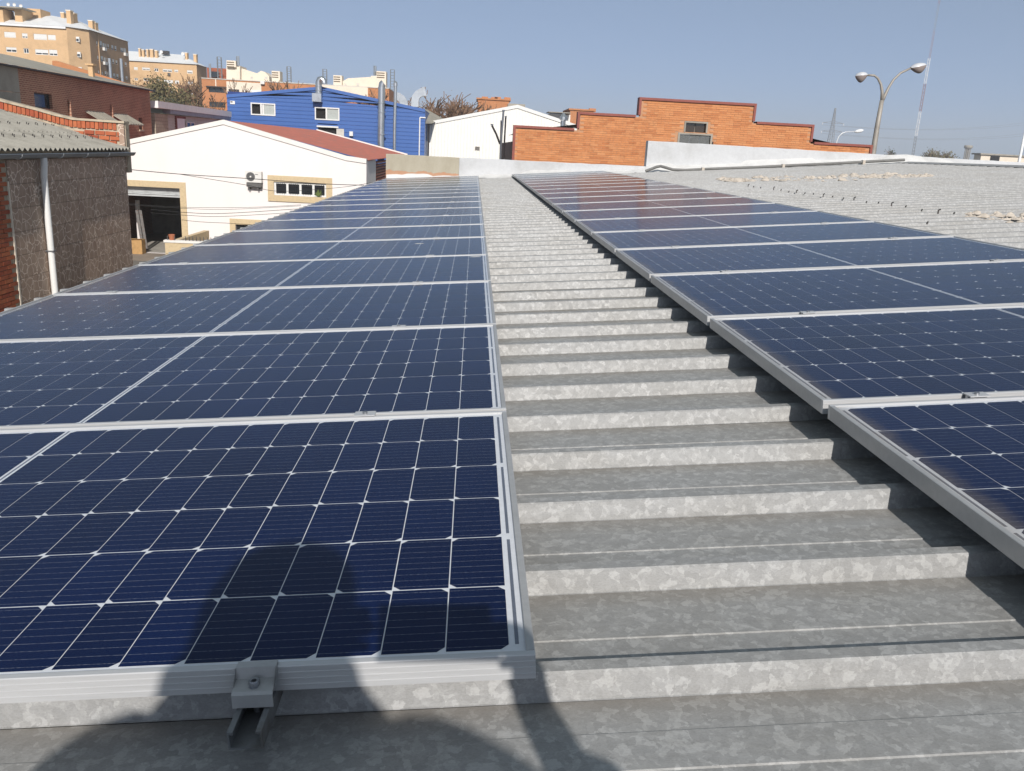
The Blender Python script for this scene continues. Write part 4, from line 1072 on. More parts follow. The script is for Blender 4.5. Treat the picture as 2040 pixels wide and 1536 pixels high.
p = at(853, 246, DM); g = G(); g.box(p.x-.5, p.x+.35, YM-.25, YM-.05, p.z-.1, p.z+.1); g.tube([(p.x-.05, YM-.15, p.z), (p.x-.05, YM-.15, GZ)], .06, 6); g.build('gutter', MAT['gutter'], wm)
# lean-to roof between blue and white
g = G(); a, b, c, d = at(847, 216, DB+9), at(884, 237, DB+9), at(860, 246, DB+.5), at(848, 246, DB+.5)
lt = []
g.add([a, b, c, d], [(0, 1, 2, 3)]); g.build('side_roof', MAT['fibre_far'], wm)

# ------------------------------------------------------------------ orange stepped brick building
DO = 28.0; YO = DO+YC
ob = empty('orange_brick_building', (at(1380, 280, DO).x, YO, GZ), 'orange brick building with stepped gable and red brown coping', 'building')
steps = [(1025, 249), (1151, 256), (1152.6, 222.6), (1274, 229), (1275, 194), (1505, 206), (1502, 242), (1620, 247), (1616, 282.5), (1735, 288)]
xs0 = [at(1023.5, 280, DO).x, at(1152, 240, DO).x, at(1274.5, 212, DO).x, at(1503.5, 224, DO).x, at(1618, 265, DO).x, at(1736, 292, DO).x]
zs0 = [at(1090, 252.5, DO).z, at(1213, 226, DO).z, at(1390, 200, DO).z, at(1560, 245, DO).z, at(1675, 285.5, DO).z]
def otop(x):
    for i in range(5):
        if xs0[i] <= x <= xs0[i+1]: return zs0[i]
    return zs0[0]
oh1 = rect_y(1363, 242, 1410, 264, DO); oh2 = rect_y(1350, 265.5, 1419, 288, DO)
g = G()
ZB0 = -1.0
for i in range(5): 
    hs_ = [h for h in (oh1, oh2) if xs0[i] < h[0] < xs0[i+1]]
    wall(ob, 'wall', MAT['mortar_orange'], 'y', YO+.012, xs0[i], xs0[i+1], GZ, zs0[i]-.06, hs_, .3)
OL, OH_, OJ = .236, .056, .010
g = G(); g.hexa([(0, 0, 0), (OL, 0, 0), (OL, .1, 0), (0, .1, 0), (0, 0, OH_), (OL, 0, OH_), (OL, .1, OH_), (0, .1, OH_)]); me_ob = g.mesh('brick'); me_ob.materials.append(MAT['brick_orange'])
cand = []
zr = ZB0; row = 0
while zr < zs0[2]-.06:
    x = xs0[0]+(.5*(OL+OJ) if row % 2 else 0)
    while x < xs0[5]-OL:
        if zr+OH_ < otop(x)-.06 and zr+OH_ < otop(x+OL)-.06 and not any(h[0]-OL < x < h[1] and h[2]-OH_ < zr < h[3] for h in (oh1, oh2)):
            cand.append((x, zr))
        x += OL+OJ
    zr += OH_+OJ; row += 1
camv = at(1020, 768, 1)
vis = [c for c in cand if c[1] > (0.40 if c[0] < at(1292, 300, DO).x else .95)]
vis.sort(key=lambda c: (c[0]-CW.x)**2+(c[1]-CW.z)**2)
keep = set(vis[:300])
g = G(); rr_ = random.Random(3)
for x, z in cand:
    d = rr_.uniform(-.003, .004)
    if (x, z) in keep: child('brick', me_ob, ob, (x-ORG[ob].x, d, z-ORG[ob].z))
    else:
        n0 = len(g.v); g.box(x, x+OL, YO+d, YO+.1, z, z+OH_)
def wall_bricks():
    m, t, p, out = nt('orange_brick_mass')
    v = pos(t); br = N(t, 'ShaderNodeTexVoronoi', Scale=1.0)
    mp = pos(t, (1/(OL+OJ), 0, 1/(OH_+OJ))); wn_ = t.nodes.new('ShaderNodeTexWhiteNoise'); wn_.noise_dimensions = '3D'
    fl = t.nodes.new('ShaderNodeVectorMath'); fl.operation = 'FLOOR'; t.links.new(mp, fl.inputs[0]); t.links.new(fl.outputs[0], wn_.inputs['Vector'])
    c = ramp(t, wn_.outputs['Value'], [(0, (.60, .25, .098)), (.3, (.54, .21, .078)), (.55, (.60, .265, .11)), (.8, (.46, .165, .06)), (1, (.61, .255, .10))])
    f = noise(t, v, 1.1, 6, .7); c = mixc(t, .6, c, ramp(t, f, [(.25, .7), (.5, 1.0), (.75, 1.15)]), 'MULTIPLY')
    t.links.new(c, p.inputs['Base Color']); p.inputs['Roughness'].default_value = .85; bump(t, p, noise(t, v, 60, 4, .7), .25, .004); return m
tag(g.build('brickwork', wall_bricks(), ob), kind='stuff')
# coping
def cop(x0, x1, z0, z1): g = G(); g.box(x0, x1, YO-.045, YO+.32, z0, z1); g.build('coping', MAT['coping'], ob)
cw = .075
for i in range(5): cop(xs0[i]-(.03 if i < 3 else -.03-cw), xs0[i+1]+(.03 if i > 1 else -.03-cw), zs0[i]-cw, zs0[i])
for i in (1, 2): cop(xs0[i]-.03, xs0[i]+cw-.03, zs0[i-1]+.0, zs0[i]-cw)
cop(xs0[0]-.03, xs0[0]+cw-.03, -.5, zs0[0]-cw)
for i in (3, 4): cop(xs0[i]-cw+.03, xs0[i]+.03, zs0[i], zs0[i-1]-cw)
cop(xs0[5]-cw+.03, xs0[5]+.03, -.5, zs0[4]-cw)
# windows
g = G(); abox(g, 'y', YO, oh1[0]-.04, oh1[1]+.04, oh1[2]-.03, oh1[3]+.04, .16, .2); w = g.build('window', MAT['concrete'], ob)
g = G(); 
for (a0, a1, b0, b1) in ((oh1[0], oh1[1], oh1[3]-.05, oh1[3]), (oh1[0], oh1[0]+.05, oh1[2], oh1[3]-.05), (oh1[1]-.05, oh1[1], oh1[2], oh1[3]-.05)): abox(g, 'y', YO, a0, a1, b0, b1, -.012, .15)
g.build('frame', MAT['concrete'], w)
mid = (oh1[0]+oh1[1])/2
for a0, a1 in ((oh1[0]+.06, mid-.012), (mid+.012, oh1[1]-.06)):
    g = G(); abox(g, 'y', YO, a0, a1, oh1[2]+.02, oh1[3]-.06, .12, .13); g.build('pane', window_glass('brown_glass', (.035, .022, .012)), w)
g = G(); a0, a1, b0, b1 = oh2
for q in ((a0, a1, b1-.05, b1), (a0, a0+.06, b0, b1-.05), (a1-.06, a1, b0, b1-.05)): abox(g, 'y', YO, *q, -.014, .15)
w = g.build('window', MAT['concrete'], ob)
m_gb = M('glass_block', (.13, .135, .13), .25, 0, .25, 30, .6, 60, .01)
for i in range(3):
    c0 = a0+.07+(a1-a0-.14)*i/3; c1 = a0+.07+(a1-a0-.14)*(i+1)/3-.012
    g = G(); abox(g, 'y', YO, c0, c1, b0+.02, b1-.06, .03, .06); g.build('glass_block', m_gb, w)
g = G(); abox(g, 'y', YO, a1+.012, a1+.04, b0, b0+.12, -.03, -.002); g.build('switch_box', MAT['black_metal'], w)
# flank, roof and flues
g = G(); g.box(xs0[0]+.0, xs0[0]+.25, YO+.32, YO+12, GZ, at(1010, 283, DO+5).z); g.build('flank_wall', M('brown_cladding', (.13, .085, .06), .7), ob)
g = G(); g.box(xs0[5]-.25, xs0[5], YO+.32, YO+12, GZ, zs0[4]-.3); g.build('flank_wall', MAT['mortar_orange'], ob)
zr_ = zs0[2]-.75; xm = (xs0[2]+xs0[3])/2
m_rf = M('slate_blue_roof', (.10, .11, .14), .6)
for x0, x1, z0, z1 in ((xs0[0]+.26, xm, zs0[0]-.15, zr_+.45), (xm, xs0[5]-.26, zr_+.45, zs0[4]-.15)):
    g = G(); g.add([(x0, YO+.33, z0), (x1, YO+.33, z1), (x1, YO+12, z1), (x0, YO+12, z0)], [(0, 1, 2, 3)]); g.build('roof', m_rf, ob)
for pts_, r_, nm in (([(997, 325), (999, 270), (1003, 222)], .036, 'flue'), ([(1003, 325), (1005, 280), (1007.5, 234)], .028, 'flue'), ([(995.5, 325), (997, 280), (998, 243)], .018, 'flue'), ([(996, 287), (989, 268), (980, 250)], .034, 'flue')):
    g = G(); g.tube([at(u, v, DO+2) for u, v in pts_], r_, 8); fl_ = g.build('flue', MAT['black_metal'] if r_ != .036 else MAT['steel'], ob)
    p = at(*pts_[-1], DO+2); g = G(); g.tube([p, p+Vector((0, 0, .05))], r_*1.3, 8); g.build('flue_cap', MAT['steel'], fl_)
p = at(1122, 240, DO+3); g = G(); g.tube([(p.x, p.y, p.z-1), (p.x, p.y, p.z)], .09, 10); fl_ = g.build('flue', MAT['galv_duct'], ob)
g = G(); g.lathe((p.x, p.y, p.z), [(.13, .02), (.13, .12), (.02, .26)], 10); g.build('flue_cap', MAT['galv_duct'], fl_)

# ------------------------------------------------------------------ apartment blocks
def block_roof(parent, eaves, ridge, mat, name='roof'):
    g = G(); e = [Vector(p) for p in eaves]; r = [Vector(p) for p in ridge]
    n = len(e); g.v += [tuple(p) for p in e+r]
    return g
ap = empty('apartment_block', at(134, 150, 160), 'tan brick apartment block with white hipped roof at the top left', 'building')
D1 = 160.0; Y1 = D1+YC
zE = at(90, 51, D1).z; zB = GZ+3
xL, xM = at(-120, 90, D1).x, at(135, 90, D1).x
c2 = at(177, 61, D1+3); c3x = c2.x; y3 = atx(255, 90, c3x).y
s7 = 7.286
W1 = []
def rw(a, b, c, d): return rect_y(a/s7, 20+b/s7, c/s7, 20+d/s7, D1)
fr = [(60, 318, 228, 400, 'blind', 2), (318, 338, 400, 408, 'low', 2), (488, 348, 680, 432, 'blind', 2), (692, 360, 808, 436, 'blind', 1),
      (88, 540, 240, 612, 'half', 2), (342, 556, 418, 628, 'plain', 2), (510, 572, 700, 650, 'low', 2), (712, 576, 832, 662, 'low', 2)]
rects = [rw(*f[:4]) for f in fr]
zstep = (rects[0][3]-rects[4][3])
extra = [(r[0], r[1], r[2]-zstep*k, r[3]-zstep*k) for k in (1, 2) for r in rects[4:]]
wall(ap, 'wall', MAT['brick_apt'], 'y', Y1, xL, xM, zB, zE, rects+extra, .2)
for r, f in zip(rects, fr): window(ap, 'y', Y1, r, f[4], .09, .12, f[5])
for r, f in zip(extra, fr[4:]*2): window(ap, 'y', Y1, r, f[4], .09, .12, f[5])
# splayed bay between the fronts
def quadwall(parent, p, q, zb, zt, mat, name='wall'):
    g = G(); g.add([(p[0], p[1], zb), (q[0], q[1], zb), (q[0], q[1], zt), (p[0], p[1], zt)], [(0, 1, 2, 3)]); return g.build(name, mat, parent)
quadwall(ap, (xM, Y1), (c3x, Y1+3), zB, zE, MAT['brick_apt'])
for (a, b, c, d) in ((1105, 395, 1182, 470), (1122, 615, 1200, 690), (1140, 835, 1218, 905)):
    r = rect_y(a/s7, 20+b/s7, c/s7, 20+d/s7, D1+2); yy = Y1+3*((r[0]+r[1])/2-xM)/(c3x-xM)
    g = G(); abox(g, 'y', yy, r[0], r[1], r[2], r[3], -.12, .1); w = g.build('window', MAT['white_frame'], ap)
    for k in range(2):
        a0 = r[0]+(r[1]-r[0])*(.1+.42*k); g = G(); abox(g, 'y', yy, a0, a0+(r[1]-r[0])*.36, r[2]+.12, r[2]+(r[3]-r[2])*.6, -.16, -.121); g.build('pane', MAT['glass_dark'], w)
# shaded flank
side = [(1398, 455, 1418, 520), (1450, 450, 1480, 540), (1490, 480, 1520, 560), (1530, 490, 1545, 555), (1562, 495, 1580, 560), (1618, 510, 1645, 580), (1665, 522, 1692, 590), (1750, 550, 1790, 610), (1795, 555, 1830, 640),
        (1412, 665, 1432, 730), (1465, 670, 1500, 745), (1510, 690, 1535, 760), (1545, 695, 1560, 755), (1632, 715, 1660, 780), (1678, 730, 1706, 790), (1812, 760, 1842, 820),
        (1425, 880, 1442, 935), (1480, 900, 1495, 945), (1522, 890, 1548, 955), (1555, 900, 1575, 960), (1645, 920, 1676, 985), (1692, 930, 1720, 990), (1825, 960, 1855, 1010)]
srects = [rect_x(a/s7, 20+b/s7, c/s7, 20+d/s7, c3x) for a, b, c, d in side]
wall(ap, 'wall', MAT['brick_apt_shaded'], 'x', c3x, Y1+3, y3, zB, zE, srects, .15)
for r in srects: window(ap, 'x', c3x, r, 'low', .08, .08, 1)
for a, b, c, d in ((1488, 545, 1522, 590), (1495, 750, 1532, 795), (1795, 620, 1830, 665)):
    r = rect_x(a/s7, 20+b/s7, c/s7, 20+d/s7, c3x); g = G(); abox(g, 'x', c3x, *r, -.4, -.01); g.build('air_conditioner', MAT['ac_white'], ap)
for u0, v0, u1, v1 in ((1582, 700, 1612, 1005), (1750, 705, 1780, 1060)):
    p, q = atx(u0/s7, 20+v0/s7, c3x+.4), atx(u1/s7, 20+v1/s7, c3x+.4); g = G(); g.tube([(c3x+.4, p.y, p.z), (c3x+.4, p.y, zB)], .33, 8); g.build('flue', MAT['galv_duct'], ap)
p = atx(1430/s7, 20+500/s7, c3x+.1); g = G(); g.tube([(c3x+.1, p.y, zE), (c3x+.1, p.y, zB)], .08, 6); g.build('drainpipe', MAT['brick_apt'], ap)
g = G(); g.box(xL, xM, y3-.3, y3, zB, zE); g.build('wall', MAT['brick_apt'], ap)
# hipped roof
r0, r1 = at(82, 27.5, D1+9), at(151, 39.5, D1+10)
rb = Vector((c3x-3.0, y3-2.0, zE+1.2))
g = G(); o_ = .35
V = [(xL, Y1-o_, zE), (xM, Y1-o_, zE), (c3x+o_, Y1+3-o_, zE), (c3x+o_, y3, zE), tuple(rb), tuple(r1), tuple(r0), (xL, r0.y, r0.z), (xL, y3, zE)]
g.add(V, [(0, 1, 6, 7), (1, 5, 6), (1, 2, 5), (2, 4, 5), (2, 3, 4), (3, 8, 7, 6, 5, 4)]); g.build('roof', MAT['roof_white'], ap)
g = G(); g.box(xL, xM, Y1-o_, Y1-.02, zE-.35, zE-.02); g.build('cornice', MAT['roof_white'], ap)
def chimney(parent, u0, v0, u1, v1, D, mat, dep=1.2):
    a, b = at(u0, v0, D), at(u1, v1, D); g = G(); g.box(a.x, b.x, a.y, a.y+dep, b.z-1.5, a.z); c_ = g.build('chimney', mat, parent)
    g = G(); g.box(a.x-.06, b.x+.06, a.y-.06, a.y+dep+.06, a.z-.15, a.z+.02); g.build('chimney_cap', MAT['cream'], c_)
for q in ((131, 19.5, 142, 49, D1+4), (143, 25, 149, 41, D1+6), (120, 24, 127, 31, D1+9), (175, 40, 184, 47, D1+9), (185, 44, 190, 50, D1+10)): chimney(ap, *q, MAT['brick_apt'])
# roof-top stair house and dishes at the left end
for (u0, v0, u1, v1, dd) in ((-30, 15, 6, 46, 0), (6, 15, 26, 18, 1), (26, 15, 44, 47, 1), (52, 16, 80, 36, 5)):
    a, b = at(u0, v0, D1+dd), at(u1, v1, D1+dd); g = G(); g.box(a.x, b.x, a.y+.3, a.y+4, b.z, a.z); g.build('stair_house', MAT['brick_apt'], ap)
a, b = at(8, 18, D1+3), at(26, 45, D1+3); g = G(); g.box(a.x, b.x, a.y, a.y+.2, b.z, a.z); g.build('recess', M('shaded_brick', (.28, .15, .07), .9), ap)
a, b = at(-30, 12.5, D1), at(46, 15, D1); g = G(); g.box(a.x, b.x, a.y-.4, a.y+4.5, b.z, a.z); g.build('stair_roof', MAT['fibre_far'], ap)
for u, v in ((17, 9), (29, 9.5), (42, 12)):
    p = at(u, v, D1+2); g = G(); g.lathe((0, 0, 0), [(0, 0), (.16, .03), (.28, .10)], 12); g.v = [(p.x+x, p.y-z, p.z+y) for x, y, z in g.v]; g.tube([p, p+Vector((0, .1, -.6))], .04, 5); g.build('satellite_dish', MAT['white_frame'], ap)

# second block
ap2 = empty('apartment_block', at(330, 190, 195), 'smaller tan brick apartment block with white roof and row of chimneys behind trees', 'building')
D2 = 195.0; Y2 = D2+YC; s8 = 7.286
def rw2(a, b, c, d): return rect_y(250+a/s8, 90+b/s8, 250+c/s8, 90+d/s8, D2)
zE2 = at(330, 125, D2).z; xl2, xr2 = at(225, 160, D2).x, at(393, 160, D2).x
f2 = [(120, 318, 178, 360, 'blind', 1), (240, 325, 355, 365, 'low', 2), (420, 335, 478, 382, 'plain', 2), (540, 348, 675, 390, 'half', 2), (708, 355, 765, 392, 'low', 1), (892, 365, 975, 412, 'low', 1),
      (130, 475, 180, 512, 'plain', 2), (262, 475, 362, 520, 'plain', 2), (440, 490, 490, 540, 'blind', 1), (548, 505, 690, 555, 'blind', 2), (718, 512, 778, 560, 'blind', 1), (905, 525, 985, 570, 'low', 1),
      (630, 665, 690, 700, 'half', 1), (915, 690, 985, 735, 'half', 2), (735, 825, 795, 860, 'plain', 2), (925, 830, 1005, 880, 'plain', 2)]
r2 = [rw2(*f[:4]) for f in f2]
wall(ap2, 'wall', MAT['brick_apt'], 'y', Y2, xl2, xr2, GZ+5, zE2, r2, .2)
for r, f in zip(r2, f2): window(ap2, 'y', Y2, r, f[4], .1, .1, f[5])
y32 = atx(412, 150, xr2).y
wall(ap2, 'wall', MAT['brick_apt_shaded'], 'x', xr2, Y2, y32, GZ+5, zE2, [], .1)
for a, b, c, d in ((620, 405, 655, 440), (640, 558, 670, 590), (905, 575, 940, 610)):
    r = rw2(a, b, c, d); g = G(); abox(g, 'y', Y2, *r, -.4, -.01); g.build('air_conditioner', MAT['ac_grille'], ap2)
t0, t1 = at(256, 101.5, D2+9), at(362, 109, D2+9); rb2 = Vector((xr2-2, y32-1, zE2+1.0))
g = G(); g.add([(xl2, Y2-.35, zE2), (xr2+.35, Y2-.35, zE2), (xr2+.35, y32, zE2), tuple(rb2), tuple(t1), (xl2, t0.y, t0.z), (xl2, y32, zE2)], [(0, 1, 4, 5), (1, 3, 4), (1, 2, 3), (2, 6, 5, 4, 3)]); g.build('roof', MAT['roof_white'], ap2)
for q in ((275.5, 96, 280.5, 120), (282, 98.5, 287, 110), (291, 98, 296, 117), (298, 97.5, 305.5, 121), (308, 100, 313, 107), (368, 104.5, 373, 114), (385, 107.5, 391.5, 123)): chimney(ap2, *q, D2+4, MAT['brick_apt'], 1.0)
p = at(321, 103, D2+6); g = G(); g.box(p.x, p.x+1.5, p.y, p.y+1, p.z-.5, p.z+.25); g.build('roof_hatch', MAT['black_metal'], ap2)
for u, v in ((321.5, 103.5), (364.5, 107)):
    p = at(u, v, D2+3); g = G(); g.lathe((0, 0, 0), [(0, 0), (.2, .03), (.35, .1)], 12); g.v = [(p.x+x, p.y-z, p.z+y) for x, y, z in g.v]; g.build('satellite_dish', MAT['white_frame'], ap2)

# long orange block with cream penthouses
D3 = 140.0; Y3 = D3+YC
lb = empty('terrace_block', at(590, 190, D3), 'long orange brick block with cream penthouses rising behind the blue workshop', 'building')
x0_, x1_ = at(403, 190, D3).x, at(775, 190, D3).x
zt0 = at(430, 155.5, D3).z; zt1 = at(700, 175, D3).z; zt = (zt0+zt1)/2
f3 = [(416, 175, 450, 184.5, 3), (453.5, 177, 478, 187.5, 2), (417, 203, 449, 214, 3)]
r3 = [rect_y(*f[:4], D3) for f in f3]
wall(lb, 'wall', MAT['brick_far'], 'y', Y3, x0_, x1_, GZ+4, zt, r3, .25)
for r, f in zip(r3, f3): window(lb, 'y', Y3, r, 'plain', .08, .12, f[4], frame=MAT['black_metal'])
for r in r3[:1]: 
    g = G(); abox(g, 'y', Y3, r[0]-.3, r[1]+.1, r[3]+.02, r[3]+.2, -.5, -.01); g.build('canopy', MAT['black_metal'], lb)
r = rect_y(429, 158, 431, 174, D3); g = G(); abox(g, 'y', Y3, *r, -.06, -.005); g.build('light_strip', MAT['cream'], lb)
r = rect_y(452, 164, 521, 193, D3); g = G(); abox(g, 'y', Y3, r[0], r[1], r[2], r[3], -.12, -.01); g.build('render_panel', MAT['cream'], lb)
r = rect_y(456, 178, 477, 188, D3); g = G(); abox(g, 'y', Y3, *r, -.16, -.125); g.build('window', MAT['glass_dark'], lb)
r = rect_y(487, 179.5, 521, 190, D3); g = G(); abox(g, 'y', Y3, *r, -.15, -.121); g.build('render_panel', MAT['white_sheet'], lb)
r = rect_y(640, 172, 733, 190, D3); g = G(); abox(g, 'y', Y3, *r, -.1, -.01); g.build('render_panel', MAT['cream'], lb)
r = rect_y(520, 162, 528, 168, D3); g = G(); abox(g, 'y', Y3, *r, -.5, -.005); g.build('air_conditioner', MAT['ac_white'], lb)
g = G(); g.box(x0_, x1_, Y3-.1, Y3+14, zt-.0, zt+.12); g.build('roof', MAT['roof_side'], lb)
g = G(); g.box(x1_-.3, x1_, Y3+.01, Y3+14, GZ+4, zt-.01); g.build('wall', MAT['brick_far'], lb)
def pent(poly, D, mat=None, dep=4): 
    g = G(); P = [at(u, v, D) for u, v in poly]; g.prism([(p.x, D+YC, p.z) for p in P], (0, dep, 0)); return g.build('penthouse', mat or MAT['cream'], lb)
def tower(u0, v0, u1, v1, D):
    a, b = at(u0, v0, D), at(u1, v1, D); g = G(); g.box(a.x, b.x, a.y, a.y+2, b.z, a.z); t_ = g.build('vent_tower', MAT['cream'], lb)
    for k in range(3):
        g = G(); z = a.z-.25-.33*k; g.box(a.x+.05, b.x-.25, a.y-.012, a.y+.05, z-.1, z+.06); g.build('vent_slot', M('slot_shade', (.16, .12, .08), .9) if 'slot_shade' not in bpy.data.materials else bpy.data.materials['slot_shade'], t_)
D4 = D3+3
pent([(451, 165), (478, 165), (478, 131), (451, 131)], D4); pent([(478, 135), (512, 146), (520, 141), (527, 143), (536, 152), (537, 168), (478, 168)], D4+1)
tower(451, 120, 470, 134, D4-.5); tower(541, 141, 558, 166, D4-1); tower(664, 149.5, 681, 172, D4-1); tower(750, 141.5, 769, 178, D4-1)
pent([(681, 174), (681, 163), (693, 156), (741, 153), (741, 178)], D4); pent([(739, 178), (739, 151), (751, 151), (751, 178)], D4-.4)
for u in (501.5, 530, 688, 713):
    v = 155 if u < 600 else 168; r = rect_y(u-2.5, v-2, u+2.5, v+3, D4); g = G(); abox(g, 'y', D4+YC, *r, -.05, .0); g.build('small_window', MAT['roof_side'], lb)
for u, v0, v1 in ((473.5, 112, 131), (747, 131, 150)):
    a, b = at(u, v0, D4), at(u, v1, D4); g = G(); g.tube([(a.x, a.y, b.z), (a.x, a.y, a.z)], .25, 8); g.build('flue', MAT['galv_duct'], lb)
for u, v0, v1 in ((436.5, 113.5, 153), (575.5, 133, 162), (647, 138, 168), (782, 139, 176)):   # lattice frames
    a, b = at(u, v0, D4), at(u, v1+3, D4); g = G()
    for dx_ in (-.3, .3):
        for dy_ in (-.2, .2): g.tube([(a.x+dx_, a.y+dy_, b.z), (a.x+dx_, a.y+dy_, a.z)], .05, 4)
    n = 7
    for k in range(n+1):
        z = b.z+(a.z-b.z)*k/n; g.tube([(a.x-.3, a.y-.2, z), (a.x+.3, a.y-.2, z)], .03, 4)
    g.build('lattice_frame', MAT['mast_grey'], lb)
a, b = at(412, 134.5, D4+4), at(452, 160, D4+4); g = G(); g.box(a.x, b.x, a.y, a.y+6, b.z, a.z); g.build('penthouse', M('red_brick_wall', (.33, .10, .05), .9), lb)
a, b = at(420, 142, D4+3.5), at(436, 154, D4+3.5); g = G(); g.box(a.x, b.x, a.y, a.y+.3, b.z, a.z); g.build('terrace_window', MAT['glass_dark'], lb)
p, q = at(418, 127, D4), at(418, 155, D4); g = G(); g.tube([(p.x, p.y, q.z), (p.x, p.y, p.z)], .18, 8); g.build('flue', MAT['galv_duct'], lb)
# distant orange houses right of the bare trees
def far_house(name, label, u0, v0, u1, v1, D, chim):
    a, b = at(u0, v0, D), at(u1, v1, D); h = empty(name, (a.x, a.y, GZ), label, 'building')
    g = G(); g.box(a.x, b.x, a.y, a.y+8, GZ, a.z); g.build('wall', MAT['brick_far'], h)
    g = G(); g.box(a.x-.2, b.x+.2, a.y-.2, a.y+8.2, a.z, a.z+.2); g.build('roof', MAT['brick_far'], h)
    for u, v in chim:
        p = at(u, v, D+2); g = G(); g.box(p.x-.45, p.x+.45, p.y, p.y+.9, a.z, p.z); g.build('chimney', MAT['brick_far'], h)
    return h
h1 = far_house('brick_house', 'distant orange brick house with chimneys above the white hall roof', 952, 197.5, 1013, 240, 125, [(966, 192.5), (985, 193.5), (992, 193), (1011, 194)])
a, b = at(1012, 206, 124), at(1046, 213, 124); g = G(); g.box(a.x, b.x, a.y, a.y+5, b.z-.2, a.z); g.build('annex', MAT['concrete'], h1)
h2 = far_house('brick_house', 'distant orange brick house just left of the stepped orange gable', 1136, 219, 1180, 260, 120, [(1184-3, 216)])
a, b = at(1093, 222, 118), at(1137, 226, 118); g = G(); g.box(a.x, b.x, a.y, a.y+4, b.z, a.z); g.build('terrace_roof', MAT['concrete'], h2)
a, b = at(1096, 226, 118.5), at(1137, 245, 118.5); g = G(); g.box(a.x, b.x, a.y+1, a.y+4, b.z, a.z); g.build('terrace_room', MAT['render_trim'], h2)

# ------------------------------------------------------------------ street lamps
DL = 36.0
lamp = empty('street_lamp', (at(1740, 300, DL).x, DL+YC, GZ), 'tall street lamp with two curved arms and drop bowls, right of the orange gable', 'street lamp')
def V2(pts, D): return [at(u, v, D) for u, v in pts]
base = at(1740, 301, DL); foot = Vector((base.x-.05, base.y, GZ)); fork = at(1757, 200, DL)
g = G(); g.tube([foot, base, at(1748, 250, DL), fork], [.16, .115, .10, .085], 10); g.build('pole', MAT['lamp_pole'], lamp, smooth=True)
for pts_, hd, sg in (([(1757, 202), (1757.5, 183), (1755, 168), (1749, 156), (1742, 150.5), (1727, 149.5)], (1727.5, 149.5, 1703.5, 151.5), -1),
                     ([(1756.5, 204), (1763, 190), (1770, 175), (1780, 159), (1794, 145.5), (1815, 135.5)], (1814, 136, 1846, 129), 1)):
    g = G(); g.tube(V2(pts_, DL), [.075, .065, .055, .05, .045, .04], 8); arm = g.build('arm', MAT['lamp_pole'], lamp, smooth=True)
    a, b = at(hd[0], hd[1], DL), at(hd[2], hd[3], DL); ax = (b-a); L_ = ax.length; ax.normalize(); upv = Vector((0, 0, 1)); upv = (upv-ax*upv.dot(ax)).normalized(); sd = ax.cross(upv)
    def shell(lo, hi, kz, mat, nm):
        g = G(); n1, n2 = 12, 8
        for i in range(n1+1):
            f = i/n1; w = math.sin(math.pi*min(1, f*.94+.06))**.6
            for k in range(n2+1):
                an = lo+(hi-lo)*k/n2
                zsc = kz*(w if nm == 'hood' else math.sin(math.pi*f)**.8*(1.25-.5*abs(f-.6)))
                g.v.append(tuple(a+ax*(L_*f)+sd*(.21*w*math.cos(an))+upv*(zsc*math.sin(an))))
        for i in range(n1):
            for k in range(n2): g.f.append([i*(n2+1)+k, i*(n2+1)+k+1, (i+1)*(n2+1)+k+1, (i+1)*(n2+1)+k]); g.m.append(0)
        return g.build(nm, mat, lamp, smooth=True)
    shell(0, math.pi, .14, MAT['lamp_hood'], 'hood'); shell(math.pi, 2*math.pi, .23, MAT['lamp_bowl'], 'bowl')
DL2 = 95.0
l2 = empty('street_lamp', (at(1667, 282, DL2).x, DL2+YC, GZ), 'distant slim street lamp with one white curved arm above the brick steps', 'street lamp')
p = at(1667, 281, DL2); g = G(); g.tube([(p.x, p.y, GZ), p, *V2([(1671, 272), (1677, 266), (1685, 263), (1704, 262)], DL2)], [.12, .08, .07, .06, .05, .05], 7); g.build('pole', MAT['lamp_hood'], l2, smooth=True)
p, q = at(1703, 262.5, DL2), at(1720, 259.5, DL2); g = G(); g.tube([p, (p*3+q)/4, (p+q)/2, (p+q*3)/4, q], [.1, .17, .19, .18, .08], 8); g.build('lamp_head', MAT['mast_white'], l2, smooth=True)
DL3 = 62.0
p, q = at(2031, 318, DL3), at(2046, 240, DL3)
l3 = empty('street_lamp', (p.x, p.y, GZ), 'pale pole standing at the far right edge behind the parapet', 'lamp post')
g = G(); g.tube([(p.x, p.y, GZ), p, Vector((p.x, p.y, q.z))], [.13, .1, .08], 8); g.build('pole', MAT['mast_white'], l3, smooth=True)
g = G(); e_ = Vector((p.x, p.y, q.z)); g.tube([e_, e_+Vector((.4, 0, .5)), e_+Vector((1.3, 0, .7))], [.07, .06, .05], 7); g.build('arm', MAT['mast_white'], l3, smooth=True)
g = G(); e_ = e_+Vector((1.3, 0, .7)); g.tube([e_, e_+Vector((.2, 0, .02)), e_+Vector((.6, 0, .03))], [.06, .13, .08], 8); g.build('lamp_head', MAT['lamp_hood'], l3, smooth=True)

